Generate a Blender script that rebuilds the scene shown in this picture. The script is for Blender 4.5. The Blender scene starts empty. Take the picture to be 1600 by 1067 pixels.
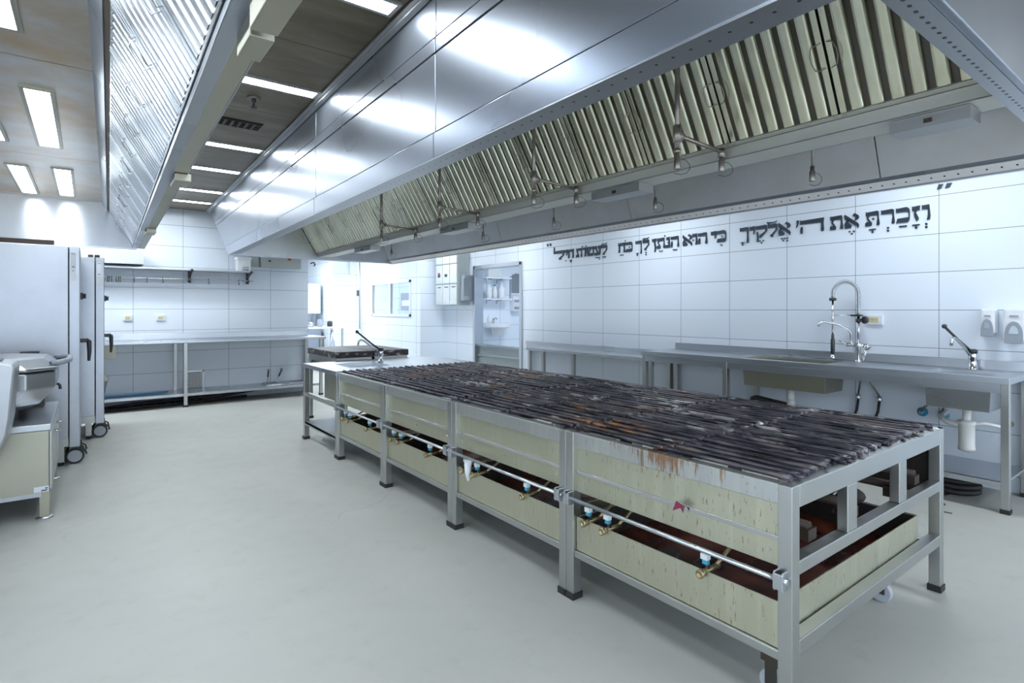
import bpy, bmesh, math, random
from mathutils import Vector, Matrix, noise as mnoise
random.seed(7)
SC = bpy.context.scene
COL = SC.collection
PI = math.pi

# ---------------------------------------------------------------- camera, world, lights, exposure
TH = 37.28
cam_d = bpy.data.cameras.new('camera')
cam_d.sensor_width = 36.0
cam_d.lens = 870.3 / 1600 * 36
cam_d.shift_y = -49.7 / 1600
cam_d.clip_start = 0.05
cam = bpy.data.objects.new('camera', cam_d)
cam.location = (0, 0, 1.32)
cam.rotation_euler = (PI / 2, 0, -math.radians(TH))
COL.objects.link(cam)
SC.camera = cam

w = bpy.data.worlds.new('world'); SC.world = w; w.use_nodes = True
w.node_tree.nodes['Background'].inputs[0].default_value = (0.74, 0.86, 1.0, 1)
w.node_tree.nodes['Background'].inputs[1].default_value = 0.75      # added fill light, let in at the open side behind the camera
vs = SC.view_settings
vs.view_transform = 'Standard'; vs.look = 'None'; vs.gamma = 1.0; vs.use_curve_mapping = False
vs.exposure = 1.97
try:
    SC.cycles.max_bounces = 10; SC.cycles.glossy_bounces = 6; SC.cycles.diffuse_bounces = 5
    SC.cycles.sample_clamp_indirect = 6.0
    SC.cycles.caustics_reflective = False; SC.cycles.caustics_refractive = False
except Exception:
    pass
LAMP = 6.2           # strength of the ceiling lamp diffusers
STRIP = 13.0         # strength of the slim strips between the hoods

# ---------------------------------------------------------------- materials
MATS = {}
class NT:
    def __init__(s, name):
        s.m = bpy.data.materials.new(name); s.m.use_nodes = True
        s.t = s.m.node_tree; s.b = s.t.nodes['Principled BSDF']; MATS[name] = s.m
    def n(s, typ, **kw):
        x = s.t.nodes.new(typ)
        for k, v in kw.items(): setattr(x, k, v)
        return x
    def l(s, a, b): s.t.links.new(a, b)
    def pos(s):
        return s.n('ShaderNodeNewGeometry').outputs['Position']
    def mapped(s, sc, src=None):
        mp = s.n('ShaderNodeMapping'); mp.inputs['Scale'].default_value = sc
        s.l(src or s.pos(), mp.inputs['Vector']); return mp.outputs[0]
    def noise(s, vec, scale, detail=4, rough=.55):
        x = s.n('ShaderNodeTexNoise'); x.inputs['Scale'].default_value = scale
        x.inputs['Detail'].default_value = detail; x.inputs['Roughness'].default_value = rough
        s.l(vec, x.inputs['Vector']); return x.outputs['Fac']
    def ramp(s, fac, stops):
        r = s.n('ShaderNodeValToRGB'); e = r.color_ramp.elements
        while len(e) < len(stops): e.new(.5)
        for q, (p, c) in zip(e, stops):
            q.position = p; q.color = (c, c, c, 1) if isinstance(c, (int, float)) else (*c, 1)
        s.l(fac, r.inputs[0]); return r.outputs[0]
    def mix(s, fac, a, b):
        m = s.n('ShaderNodeMix', data_type='RGBA')
        for sock, v in ((m.inputs[0], fac), (m.inputs[6], a), (m.inputs[7], b)):
            if isinstance(v, (int, float)): sock.default_value = v
            elif isinstance(v, tuple): sock.default_value = (*v, 1)
            else: s.l(v, sock)
        return m.outputs[2]
    def math(s, op, a, b=None, c=None):
        m = s.n('ShaderNodeMath', operation=op)
        for i, v in enumerate((a, b, c)):
            if v is None: continue
            if isinstance(v, (int, float)): m.inputs[i].default_value = v
            else: s.l(v, m.inputs[i])
        return m.outputs[0]
    def bump(s, h, strength, dist=.002):
        b = s.n('ShaderNodeBump'); b.inputs['Strength'].default_value = strength; b.inputs['Distance'].default_value = dist
        s.l(h, b.inputs['Height']); s.l(b.outputs[0], s.b.inputs['Normal'])
    def set(s, **kw):
        for k, v in kw.items():
            i = s.b.inputs[k.replace('_', ' ')]
            if isinstance(v, tuple): i.default_value = (*v, 1) if len(v) == 3 else v
            elif isinstance(v, (int, float)): i.default_value = v
            else: s.l(v, i)

def plain(name, col, rough=.5, metal=0., vary=.08, scale=14, **kw):
    a = NT(name); f = a.noise(a.pos(), scale)
    lo = tuple(c * (1 - vary) for c in col); hi = tuple(min(1, c * (1 + vary)) for c in col)
    a.set(Base_Color=a.mix(f, lo, hi), Roughness=rough, Metallic=metal, **kw); return a.m

def steel(name, col, r0=.25, r1=.42, brush=(1, 1, 60), stain=None, stain_amt=0., stain_scale=2.5, bump=0, metal=1.0, aniso=0.):
    a = NT(name); p = a.pos()
    br = a.noise(a.mapped(brush), 6, 6, .7)
    bl = a.noise(p, 1.7, 5, .6)
    if brush == (1, 1, 1): r = a.math('MULTIPLY_ADD', a.noise(p, 1.1, 1, .4), (r1 - r0) * 1.4, r0 - (r1 - r0) * .2)
    else: r = a.math('ADD', a.math('ADD', a.math('MULTIPLY', br, (r1 - r0) * .5), a.math('MULTIPLY', bl, (r1 - r0) * .9)), r0 - .06)
    c = a.mix(bl, tuple(x * .93 for x in col), tuple(min(1, x * 1.06) for x in col))
    if stain:
        f = a.ramp(a.noise(p, stain_scale, 8, .65), [(.42, 0.), (.68, 1.)])
        c = a.mix(a.math('MULTIPLY', f, stain_amt), c, stain)
    a.set(Base_Color=c, Metallic=metal, Roughness=r)
    if bump: a.bump(br, bump, .001)
    if aniso:                                          # brushed along its length: highlights stretch across the brushing
        tg = a.n('ShaderNodeTangent', direction_type='RADIAL', axis='Z'); a.l(tg.outputs[0], a.b.inputs['Tangent'])
        a.set(Anisotropic=aniso, Anisotropic_Rotation=.25)
    return a.m

steel('steel_clean', (.53, .555, .59), .24, .36, (1, 1, 1))
steel('steel_hood', (.34, .37, .42), .24, .33, (1, 1, 1), bump=0, metal=.82)
steel('steel_end', (.50, .52, .55), .22, .30, (1, 1, 1), bump=0, aniso=.8)
steel('steel_inner', (.58, .59, .60), .38, .5, (1, 1, 1), (.44, .42, .36), .35, bump=0, metal=.75)
steel('steel_trough', (.60, .60, .55), .38, .5, (1, 1, 1), (.48, .45, .36), .35, bump=0, metal=.5)
steel('steel_left_ceiling', (.60, .575, .53), .27, .36, (1, 1, 1), (.50, .31, .11), .95, 1.5)
steel('steel_frame', (.47, .48, .47), .28, .40, (1, 1, 1))
steel('steel_oven', (.44, .465, .51), .30, .42, (1, 1, 1), (.37, .38, .40), .5, 3.2)
steel('steel_beige', (.41, .40, .33), .32, .45, (1, 1, 1), (.40, .375, .29), .5, 2)
steel('steel_pan', (.40, .415, .44), .26, .38, (1, 1, 1), (.36, .36, .34), .4, 3)
steel('chrome', (.62, .63, .65), .10, .22, (1, 1, 1), bump=0)
steel('brass', (.40, .33, .19), .32, .5, (1, 1, 1), (.2, .16, .1), .6, 30)
steel('dark_steel', (.09, .09, .085), .35, .55, (1, 1, 1), (.12, .08, .05), .7, 12)
steel('steel_filter_left', (.62, .64, .67), .24, .36, (1, 1, 1), (.50, .48, .44), .3, bump=0)
steel('steel_filter', (.66, .655, .52), .16, .26, (1, 1, 1), (.44, .41, .27), .5, 3.5, bump=0, metal=.9)
steel('box_steel', (.42, .43, .43), .34, .45, (1, 1, 1), bump=0, metal=.8)
steel('pipe_steel', (.36, .33, .30), .35, .5, (1, 1, 1), (.20, .15, .11), .5, 20)

# grill side sheets: brushed steel with greasy drip marks
def drips(name, lo, hi):
    a = NT(name); p = a.pos()
    dr = a.noise(a.mapped((26, 26, 1.6)), 1.0, 6, .65)
    sp = a.noise(a.mapped((95, 95, 20)), 1.0, 4, .7)
    base = a.mix(a.noise(p, 2.2, 5), lo, hi)
    base = a.mix(a.math('MULTIPLY', a.ramp(dr, [(.5, 0.), (.72, 1.)]), .4), base, (.68, .67, .55))
    sx = a.n('ShaderNodeSeparateXYZ'); a.l(p, sx.inputs[0])
    near = a.n('ShaderNodeMapRange'); a.l(sx.outputs[1], near.inputs[0])
    near.inputs[1].default_value = 2.6; near.inputs[2].default_value = 1.2; near.inputs[3].default_value = .12; near.inputs[4].default_value = 1.
    rs = a.math('MULTIPLY', a.ramp(sp, [(.60, 0.), (.66, 1.)]), near.outputs[0])
    zm = a.n('ShaderNodeMapRange'); a.l(sx.outputs[2], zm.inputs[0]); zm.inputs[1].default_value = .60; zm.inputs[2].default_value = .76
    ym = a.math('SUBTRACT', 1., a.math('MINIMUM', a.math('MULTIPLY', a.math('ABSOLUTE', a.math('SUBTRACT', sx.outputs[1], 1.38)), 2.1), 1.))
    d2 = a.noise(a.mapped((60, 60, 7)), 1.0, 5, .65)
    dm = a.math('MULTIPLY', a.ramp(a.math('ADD', d2, a.math('MULTIPLY', a.math('MULTIPLY', zm.outputs[0], ym), .28)), [(.69, 0.), (.77, 1.)]), a.math('GREATER_THAN', ym, .001))
    base = a.mix(a.math('MULTIPLY', rs, .75), base, (.24, .13, .06))
    base = a.mix(a.math('MULTIPLY', dm, .8), base, (.30, .13, .035))
    a.set(Base_Color=base, Metallic=.92, Roughness=a.ramp(dr, [(.3, .36), (.7, .5)])); a.bump(dr, .05)
drips('steel_drips', (.47, .46, .335), (.57, .565, .45))
drips('apron_drips', (.46, .475, .46), (.53, .545, .54))

def tiles(name, ax, u0, v0, col=(.83, .90, .995)):
    a = NT(name); sx = a.n('ShaderNodeSeparateXYZ'); a.l(a.pos(), sx.inputs[0])
    u = a.math('SUBTRACT', sx.outputs[ax], u0); v = a.math('SUBTRACT', sx.outputs[2], v0)
    cx = a.n('ShaderNodeCombineXYZ'); a.l(u, cx.inputs[0]); a.l(v, cx.inputs[1])
    bt = a.n('ShaderNodeTexBrick', offset=0., squash=1.)
    bt.inputs['Scale'].default_value = 1; bt.inputs['Brick Width'].default_value = .597; bt.inputs['Row Height'].default_value = .3
    bt.inputs['Mortar Size'].default_value = .0022; bt.inputs['Mortar Smooth'].default_value = .1
    bt.inputs['Color1'].default_value = (*col, 1); bt.inputs['Color2'].default_value = (*[c * .985 for c in col], 1)
    bt.inputs['Mortar'].default_value = (.17, .19, .23, 1)
    a.l(cx.outputs[0], bt.inputs['Vector'])
    a.set(Base_Color=bt.outputs['Color'], Roughness=a.ramp(bt.outputs['Fac'], [(0., .16), (1., .7)]))
    a.bump(a.math('SUBTRACT', 1.0, bt.outputs['Fac']), .25, .001)
    return a.m
tiles('tile_right', 1, 6.2235, 1.317)
tiles('tile_back', 0, .4954, 1.329)
tiles('tile_plain', 0, 4.8, 1.317)

a = NT('floor_epoxy'); p = a.pos()
f1 = a.noise(p, .9, 6, .6); f2 = a.noise(p, 7, 8, .7); f3 = a.noise(p, 90, 3)
c = a.mix(a.ramp(f1, [(.3, 0.), (.7, 1.)]), (.47, .475, .44), (.535, .535, .495))
c = a.mix(a.math('MULTIPLY', a.ramp(f2, [(.56, 0.), (.78, 1.)]), .30), c, (.32, .33, .31))
c = a.mix(a.math('MULTIPLY', a.ramp(f3, [(.66, 0.), (.74, 1.)]), .18), c, (.65, .66, .64))
vo = a.n('ShaderNodeTexVoronoi', feature='DISTANCE_TO_EDGE'); vo.inputs['Scale'].default_value = .8
wv = a.n('ShaderNodeMix', data_type='RGBA'); wv.inputs[0].default_value = .12
nz = a.n('ShaderNodeTexNoise'); nz.inputs['Scale'].default_value = 3; a.l(p, nz.inputs['Vector'])
a.l(p, wv.inputs[6]); a.l(nz.outputs['Color'], wv.inputs[7]); a.l(wv.outputs[2], vo.inputs['Vector'])
crack = a.math('MULTIPLY', a.ramp(vo.outputs['Distance'], [(0., 1.), (.004, 0.)]), a.ramp(f1, [(.52, 0.), (.6, .30)]))
c = a.mix(crack, c, (.24, .25, .24))
a.set(Base_Color=c, Roughness=a.ramp(f2, [(.3, .42), (.7, .6)])); a.bump(f3, .06)

# brown greasy ceiling sheets, seams across
a = NT('ceiling_sheet'); p = a.pos(); sx = a.n('ShaderNodeSeparateXYZ'); a.l(p, sx.inputs[0])
fr = a.math('FRACT', a.math('MULTIPLY', sx.outputs[1], 1 / .62)); seam = a.math('LESS_THAN', fr, .018)
f = a.noise(a.mapped((.8, 3, 1)), 2.0, 7, .62)
c = a.mix(a.ramp(f, [(.3, 0.), (.72, 1.)]), (.31, .265, .19), (.16, .125, .085))
a.set(Base_Color=a.mix(seam, c, (.12, .10, .08)), Metallic=.55, Roughness=.42)

# charred grill bars: soot, brown, ash and rust patches
a = NT('charred'); p = a.pos()
n1 = a.noise(a.mapped((24, 6, 24)), 1, 4, .55); n2 = a.noise(a.mapped((2.6, 1.3, 1)), 1, 3); n3 = a.noise(p, 2.1, 3)
n4 = a.noise(a.mapped((34, 9, 34)), 1, 3, .6)
c = a.ramp(n1, [(.30, (.012, .011, .015)), (.46, (.06, .058, .075)), (.60, (.15, .14, .16)), (.75, (.28, .22, .19))])
ash = a.math('MULTIPLY', a.ramp(n2, [(.55, 0.), (.66, 1.)]), a.ramp(n4, [(.50, 0.), (.60, 1.)]))
c = a.mix(ash, c, (.62, .60, .58)); c = a.mix(a.math('MULTIPLY', a.ramp(n4, [(.655, 0.), (.70, 1.)]), .8), c, (.55, .54, .53))
rust = a.math('MULTIPLY', a.ramp(n3, [(.58, 0.), (.70, 1.)]), a.ramp(n1, [(.42, 0.), (.6, 1.)]))
c = a.mix(rust, c, (.40, .17, .05))
a.set(Base_Color=c, Roughness=a.ramp(n1, [(.3, .24), (.7, .5)]), Metallic=.6); a.bump(n4, .35, .002)

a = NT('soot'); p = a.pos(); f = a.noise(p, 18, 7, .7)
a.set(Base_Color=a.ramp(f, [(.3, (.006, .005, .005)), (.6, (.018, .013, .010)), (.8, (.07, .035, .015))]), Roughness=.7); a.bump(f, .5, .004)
a = NT('grease'); p = a.pos(); f = a.noise(p, 5, 8, .65)
a.set(Base_Color=a.ramp(f, [(.32, (.012, .008, .008)), (.5, (.06, .012, .008)), (.62, (.14, .03, .012)), (.78, (.22, .09, .03))]),
      Roughness=a.ramp(f, [(.3, .12), (.7, .5)])); a.bump(f, .5, .006)
a = NT('burnt_griddle'); p = a.pos(); f = a.noise(a.mapped((9, 9, 30)), 1, 8, .7)
a.set(Base_Color=a.ramp(f, [(.35, (.018, .014, .014)), (.55, (.05, .04, .04)), (.60, (.50, .50, .48)), (.7, (.6, .6, .6))]), Roughness=.6); a.bump(f, .4, .004)
a = NT('griddle_top'); p = a.pos(); f = a.noise(p, 7, 7)
a.set(Base_Color=a.ramp(f, [(.3, (.03, .025, .028)), (.7, (.09, .075, .08))]), Roughness=.5)
a = NT('diffuser'); a.set(Base_Color=(.9, .95, 1.), Emission_Color=(.86, .94, 1.), Emission_Strength=LAMP)
a = NT('strip_diffuser'); a.set(Base_Color=(.9, .95, 1.), Emission_Color=(.86, .94, 1.), Emission_Strength=STRIP)
a = NT('glass'); a.set(Base_Color=(.93, .97, 1.), Roughness=.05, Transmission_Weight=1.0, IOR=1.1)

def perf(name, ax, pitch, uax, u0, slope, slot, col=(.50, .52, .55), metal=1.):
    """steel strip with a row of punched holes (ax: along, uax: across at u0 + slope*along)"""
    a = NT(name); p = a.pos(); sx = a.n('ShaderNodeSeparateXYZ'); a.l(p, sx.inputs[0])
    f = a.math('SUBTRACT', a.math('FRACT', a.math('MULTIPLY', sx.outputs[ax], 1 / pitch)), .5)
    du = a.math('MULTIPLY', f, pitch / slot)
    dv = a.math('SUBTRACT', sx.outputs[uax], a.math('ADD', a.math('MULTIPLY', sx.outputs[ax], slope), u0))
    d = a.math('ADD', a.math('MULTIPLY', du, du), a.math('MULTIPLY', dv, dv))
    h = a.math('LESS_THAN', d, .0048 ** 2)
    a.set(Base_Color=a.mix(h, col, (.02, .02, .022)), Metallic=a.math('MULTIPLY', a.math('SUBTRACT', 1., h), metal), Roughness=.36)
    return a.m
perf('perf_left', 1, .056, 0, 1.222, .0245, 1.0)
perf('perf_right', 1, .056, 0, 3.475, 0., 1.0, (.84, .83, .84), .25)
perf('perf_near', 0, .040, 1, .452, 0., 1.7)

plain('white_plastic', (.82, .84, .87), .3)
plain('duct_paint', (.52, .55, .58), .5)
plain('white_paint', (.80, .83, .86), .4)
plain('grey_plastic', (.34, .37, .43), .35)
plain('dark_plastic', (.03, .032, .036), .35)
plain('black_rubber', (.018, .018, .018), .55)
plain('wheel_grey', (.42, .45, .50), .45)
plain('letter_metal', (.055, .07, .095), .32, .35)
plain('pvc_white', (.78, .78, .76), .35)
plain('pvc_grey', (.30, .31, .32), .45)
plain('blue_hose', (.05, .25, .48), .4)
plain('blue_cap', (.04, .33, .50), .4)
plain('red_plastic', (.55, .03, .02), .35)
plain('yellow_plastic', (.75, .60, .10), .4)
plain('outlet_yellow', (.66, .62, .36), .4)
plain('box_grey', (.50, .55, .54), .4)
plain('panel_white', (.70, .75, .77), .4)
plain('carton', (.84, .86, .88), .6)
plain('ink', (.05, .06, .08), .6)
plain('tag_paper', (.78, .81, .86), .5)
plain('rust_dark', (.05, .034, .026), .6, .3, .4, 20)
plain('mirror_grey', (.30, .34, .36), .15, .6)
plain('worktop_white', (.82, .84, .86), .3)
plain('cloth_white', (.80, .82, .84), .7)
plain('burgundy', (.20, .02, .06), .6)

# ---------------------------------------------------------------- mesh builder
ORG = {}
class MB:
    def __init__(s): s.v = []; s.f = []; s.sm = []
    def _add(s, vs, fs, smooth=False):
        o = len(s.v); s.v += [tuple(x) for x in vs]
        for f in fs: s.f.append([o + i for i in f]); s.sm.append(smooth)
        return s
    def hexa(s, p):      # 8 corners: bottom 4 ccw, top 4 ccw
        return s._add(p, [(3, 2, 1, 0), (4, 5, 6, 7), (0, 1, 5, 4), (1, 2, 6, 5), (2, 3, 7, 6), (3, 0, 4, 7)])
    def box(s, x0, x1, y0, y1, z0, z1):
        return s.hexa([(x0, y0, z0), (x1, y0, z0), (x1, y1, z0), (x0, y1, z0), (x0, y0, z1), (x1, y0, z1), (x1, y1, z1), (x0, y1, z1)])
    def open_box(s, x0, x1, y0, y1, z0, z1, t=.003, taper=0.):
        """tray or sink bowl open at the top, real wall thickness"""
        a, b = taper, t
        O = [(x0 + a, y0 + a, z0), (x1 - a, y0 + a, z0), (x1 - a, y1 - a, z0), (x0 + a, y1 - a, z0), (x0, y0, z1), (x1, y0, z1), (x1, y1, z1), (x0, y1, z1)]
        I = [(x0 + a + b, y0 + a + b, z0 + b), (x1 - a - b, y0 + a + b, z0 + b), (x1 - a - b, y1 - a - b, z0 + b), (x0 + a + b, y1 - a - b, z0 + b),
             (x0 + b, y0 + b, z1), (x1 - b, y0 + b, z1), (x1 - b, y1 - b, z1), (x0 + b, y1 - b, z1)]
        F = [(3, 2, 1, 0)] + [(i, (i + 1) % 4, 4 + (i + 1) % 4, 4 + i) for i in range(4)]
        F += [(8, 9, 10, 11)] + [(8 + (i + 1) % 4, 8 + i, 12 + i, 12 + (i + 1) % 4) for i in range(4)]
        F += [(4 + i, 4 + (i + 1) % 4, 12 + (i + 1) % 4, 12 + i) for i in range(4)]
        return s._add(O + I, F)
    def tube(s, path, r, n=10, cap=True, radii=None):
        P = [Vector(q) for q in path]; vs = []; m = len(P)
        t0 = (P[1] - P[0]).normalized()
        u = t0.orthogonal().normalized()
        for i in range(m):
            t = (P[min(i + 1, m - 1)] - P[max(i - 1, 0)]).normalized()
            u = (u - t * u.dot(t)); u = u.normalized() if u.length > 1e-6 else t.orthogonal().normalized()
            wv = t.cross(u); rr = radii[i] if radii else r
            for k in range(n):
                a = 2 * PI * k / n; vs.append(P[i] + (u * math.cos(a) + wv * math.sin(a)) * rr)
        fs = [(i * n + k, i * n + (k + 1) % n, (i + 1) * n + (k + 1) % n, (i + 1) * n + k) for i in range(m - 1) for k in range(n)]
        o = len(s.v); s._add(vs, fs, True)
        if cap:
            s.f.append([o + k for k in reversed(range(n))]); s.sm.append(False)
            s.f.append([o + (m - 1) * n + k for k in range(n)]); s.sm.append(False)
        return s
    def cyl(s, a, b, r, n=16, r2=None):
        return s.tube([a, b], r, n, True, [r, r if r2 is None else r2])
    def lathe(s, c, prof, n=24, axis=(0, 0, 1)):
        """prof: (radius, height along axis)"""
        ax = Vector(axis).normalized(); u = ax.orthogonal().normalized(); wv = ax.cross(u); c = Vector(c); vs = []
        for r, h in prof:
            for k in range(n):
                a = 2 * PI * k / n; vs.append(c + ax * h + (u * math.cos(a) + wv * math.sin(a)) * max(r, 1e-5))
        m = len(prof)
        fs = [(i * n + k, i * n + (k + 1) % n, (i + 1) * n + (k + 1) % n, (i + 1) * n + k) for i in range(m - 1) for k in range(n)]
        o = len(s.v); s._add(vs, fs, True)
        s.f.append([o + k for k in reversed(range(n))]); s.sm.append(False)
        s.f.append([o + (m - 1) * n + k for k in range(n)]); s.sm.append(False)
        return s
    def prism(s, pts, d):
        """closed polygon (3-D points) pushed along vector d"""
        n = len(pts); d = Vector(d); P = [Vector(q) for q in pts]
        return s._add(P + [q + d for q in P], [tuple(reversed(range(n))), tuple(range(n, 2 * n))] + [(i, (i + 1) % n, n + (i + 1) % n, n + i) for i in range(n)])
    def sheet(s, pts, t=.004):
        """quad/polygon sheet given thickness along its normal"""
        P = [Vector(q) for q in pts]; nrm = (P[1] - P[0]).cross(P[2] - P[0]).normalized()
        return s.prism(pts, nrm * t)
    def ball(s, c, r, n=12, sq=(1, 1, 1)):
        prof = [(math.sin(PI * i / n) * r, -math.cos(PI * i / n) * r) for i in range(n + 1)]
        o = len(s.v); s.lathe((0, 0, 0), prof, 2 * n)
        for i in range(o, len(s.v)):
            x = s.v[i]; s.v[i] = (c[0] + x[0] * sq[0], c[1] + x[1] * sq[1], c[2] + x[2] * sq[2])
        return s
    def build(s, name, mat, parent=None, bevel=0., seg=2, kind=None):
        if parent is not None: og = ORG[parent.name]
        else:
            xs, ys, zs = zip(*s.v); og = Vector(((min(xs) + max(xs)) / 2, (min(ys) + max(ys)) / 2, min(zs)))
        me = bpy.data.meshes.new(name)
        me.from_pydata([(x - og[0], y - og[1], z - og[2]) for x, y, z in s.v], [], s.f)
        for p, q in zip(me.polygons, s.sm): p.use_smooth = q
        bm = bmesh.new(); bm.from_mesh(me); bmesh.ops.recalc_face_normals(bm, faces=bm.faces); bm.to_mesh(me); bm.free()
        me.materials.append(MATS[mat])
        o = bpy.data.objects.new(name, me); COL.objects.link(o)
        if parent is None: o.location = og
        else: o.parent = parent
        ORG[o.name] = og
        if bevel:
            md = o.modifiers.new('bevel', 'BEVEL'); md.width = bevel; md.segments = seg; md.limit_method = 'ANGLE'; md.angle_limit = .6
            md.harden_normals = False
        if kind: o['kind'] = kind
        return o
def tag(o, label, cat, group=None):
    o['label'] = label; o['category'] = cat
    if group: o['group'] = group
    return o
def thing(name, label, cat, loc, group=None):
    o = bpy.data.objects.new(name, None); COL.objects.link(o); o.location = loc; o.empty_display_size = .1
    ORG[o.name] = Vector(loc); return tag(o, label, cat, group)
def dup(root, loc, label, group=None, rotz=None):
    r = root.copy(); COL.objects.link(r); r.location = loc; r['label'] = label
    if group: r['group'] = group
    if rotz is not None: r.rotation_euler = (0, 0, rotz)
    ORG[r.name] = Vector(loc)
    for ch in list(root.children):
        c = ch.copy(); COL.objects.link(c); c.parent = r
        for g in list(ch.children):
            d = g.copy(); COL.objects.link(d); d.parent = c
    return r
def B(*a): return MB().box(*a)
ORDN = ['first', 'second', 'third', 'fourth', 'fifth', 'sixth', 'seventh', 'eighth', 'ninth', 'tenth', 'eleventh', 'twelfth', 'thirteenth', 'fourteenth', 'fifteenth', 'sixteenth', 'seventeenth']

# ---------------------------------------------------------------- the setting
ZC = 2.765; XR = 5.31; YB = 9.275
B(-3, 9.5, -5, 16.5, -.1, 0).build('floor', 'floor_epoxy', kind='structure')
B(-3, 9.5, -3.2, 16.5, ZC, ZC + .1).build('ceiling', 'ceiling_sheet', kind='structure')
B(-1.75, -1.6, 2.6, YB + .15, 0, ZC).build('wall_left', 'tile_plain', kind='structure')
B(-1.6, 2.866, YB, YB + .15, 0, ZC).build('wall_back', 'tile_back', kind='structure')
DY0, DY1, DZ = 6.72, 8.06, 2.06
m = B(XR, XR + .14, -3.2, DY0, 0, ZC); m.box(XR, XR + .14, DY1, 9.05, 0, ZC); m.box(XR, XR + .14, DY0, DY1, DZ, ZC)
m.build('wall_right', 'tile_right', kind='structure')
# far right wall with the sliding window, set forward of the right wall
WY0, WY1, WZ0, WZ1 = 9.42, 11.2, 1.19, 1.88
m = B(4.8, 4.95, 9.05, WY0, 0, ZC); m.box(4.8, 4.95, WY1, 11.75, 0, ZC); m.box(4.8, 4.95, WY0, WY1, 0, WZ0); m.box(4.8, 4.95, WY0, WY1, WZ1, ZC)
m.box(4.95, XR + .14, 9.05, 9.15, 0, ZC)
m.build('wall_right_far', 'tile_right', kind='structure')
B(4.95, 9, 13.6, 13.75, 0, ZC).build('wall_far', 'tile_plain', kind='structure')
B(4.8, 4.95, 13.6, 15.9, 0, ZC).build('wall_far_side', 'tile_right', kind='structure')
B(-1.6, 4.95, 15.9, 16.05, 0, ZC).build('wall_end', 'tile_plain', kind='structure')
# sliding window
m = MB(); fw = .045
m.box(4.78, 4.85, WY0, WY1, WZ0, WZ0 + fw); m.box(4.78, 4.85, WY0, WY1, WZ1 - fw, WZ1)
m.box(4.78, 4.85, WY0, WY0 + fw, WZ0, WZ1); m.box(4.78, 4.85, WY1 - fw, WY1, WZ0, WZ1); m.box(4.785, 4.845, 10.28, 10.34, WZ0, WZ1)
fr = m.build('window_1', 'white_paint', kind='structure')
MB().box(4.81, 4.816, WY0 + fw, WY1 - fw, WZ0 + fw, WZ1 - fw).build('window_pane', 'glass', fr)
# small room behind the window and washroom behind the door
B(6.6, 6.7, 9.15, 13.6, 0, ZC).build('wall_office', 'tile_plain', kind='structure')
m = B(XR + .14, 9.4, 9.05 + .1, 9.15 + .1, 0, .0001) if False else MB()
B(7.3, 7.4, 4.9, 9.15, 0, ZC).build('wall_washroom', 'tile_right', kind='structure')
B(XR + .14, 7.3, 4.8, 4.9, 0, ZC).build('wall_washroom_near', 'tile_plain', kind='structure')
B(5.5, 7.3, 9.05, 9.15, 0, ZC).build('wall_washroom_side', 'tile_plain', kind='structure')
# door frame and half-height steel leaf
m = MB(); t = .05
m.box(XR - .02, XR + .16, DY0 - .01, DY0 + t, 0, DZ); m.box(XR - .02, XR + .16, DY1 - t, DY1 + .01, 0, DZ); m.box(XR - .02, XR + .16, DY0, DY1, DZ - t, DZ + .01)
d = m.build('door_1', 'steel_clean', kind='structure', bevel=.003)
m = B(XR + .04, XR + .08, DY0 + t, DY1 - t, .06, .70); m.box(XR + .0, XR + .12, DY0 + t, DY1 - t, .70, .73); m.box(XR + .02, XR + .04, DY0 + t, DY1 - t, .53, .56)
m.build('half_door_leaf', 'mirror_grey', d, bevel=.003)

# ---------------------------------------------------------------- hoods
XL = lambda s, y: s + .0245 * y                                   # left hood runs slightly askew
XH = lambda s, y: s + .0245 * y * (3.52 - s) / 2.34               # right hood: left side askew, right side straight
def strip(m, X, prof0, prof1, y0, y1, t=.004):
    """sheet between two cross-section points (s,z) from y0 to y1"""
    (s0, z0), (s1, z1) = prof0, prof1
    return m.sheet([(X(s0, y0), y0, z0), (X(s1, y0), y0, z1), (X(s1, y1), y1, z1), (X(s0, y1), y1, z0)], t)

HN, HF = .42, 7.5
rh = thing('exhaust_hood', 'large stainless island exhaust hood hanging over the long charred grill', 'exhaust hood', (2.4, 4, 2.0))
yend = lambda z: 7.57 + (z - 2.0) / .765 * 1.62
segs = [HN, 2.205, 4.0, 5.9, None]
for z0, z1, dx in ((2.0, 2.112, 0.), (2.122, 2.474, .012), (2.482, 2.545, .010), (2.553, 2.762, .014)):
    for i in range(4):
        a0 = segs[i] + .003; e = segs[i + 1]
        b0, b1 = (e - .003, e - .003) if e else (yend(z0), yend(z1))
        P = []
        for dz, yb in ((z0, b0), (z1, b1)):
            L = 1.18 + dx
            P += [(XH(L, a0), a0, dz), (XH(L, a0) + .02, a0, dz), (XH(L, yb) + .02, yb, dz), (XH(L, yb), yb, dz)]
        MB().hexa(P).build('fascia_panel', 'steel_hood', rh, bevel=.002)
# backing behind the panel joints
MB().hexa([(XH(1.205, HN), HN, 2.0), (XH(1.215, HN), HN, 2.0), (XH(1.215, 7.57), 7.57, 2.0), (XH(1.205, 7.57), 7.57, 2.0),
           (XH(1.205, HN), HN, 2.762), (XH(1.215, HN), HN, 2.762), (XH(1.215, 9.15), 9.15, 2.762), (XH(1.205, 9.15), 9.15, 2.762)]).build('fascia_backing', 'dark_steel', rh)
strip(MB(), XH, (1.18, 2.0), (1.285, 2.0), HN, HF, -.006).build('lip_strip', 'perf_left', rh)
strip(MB(), XH, (1.285, 2.0), (1.285, 2.47), HN + .06, HF - .02).build('inner_side_panel', 'steel_inner', rh)
strip(MB(), XH, (1.285, 2.47), (2.09, 2.47), HN + .06, HF - .02).build('soffit_panel', 'steel_inner', rh)
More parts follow.
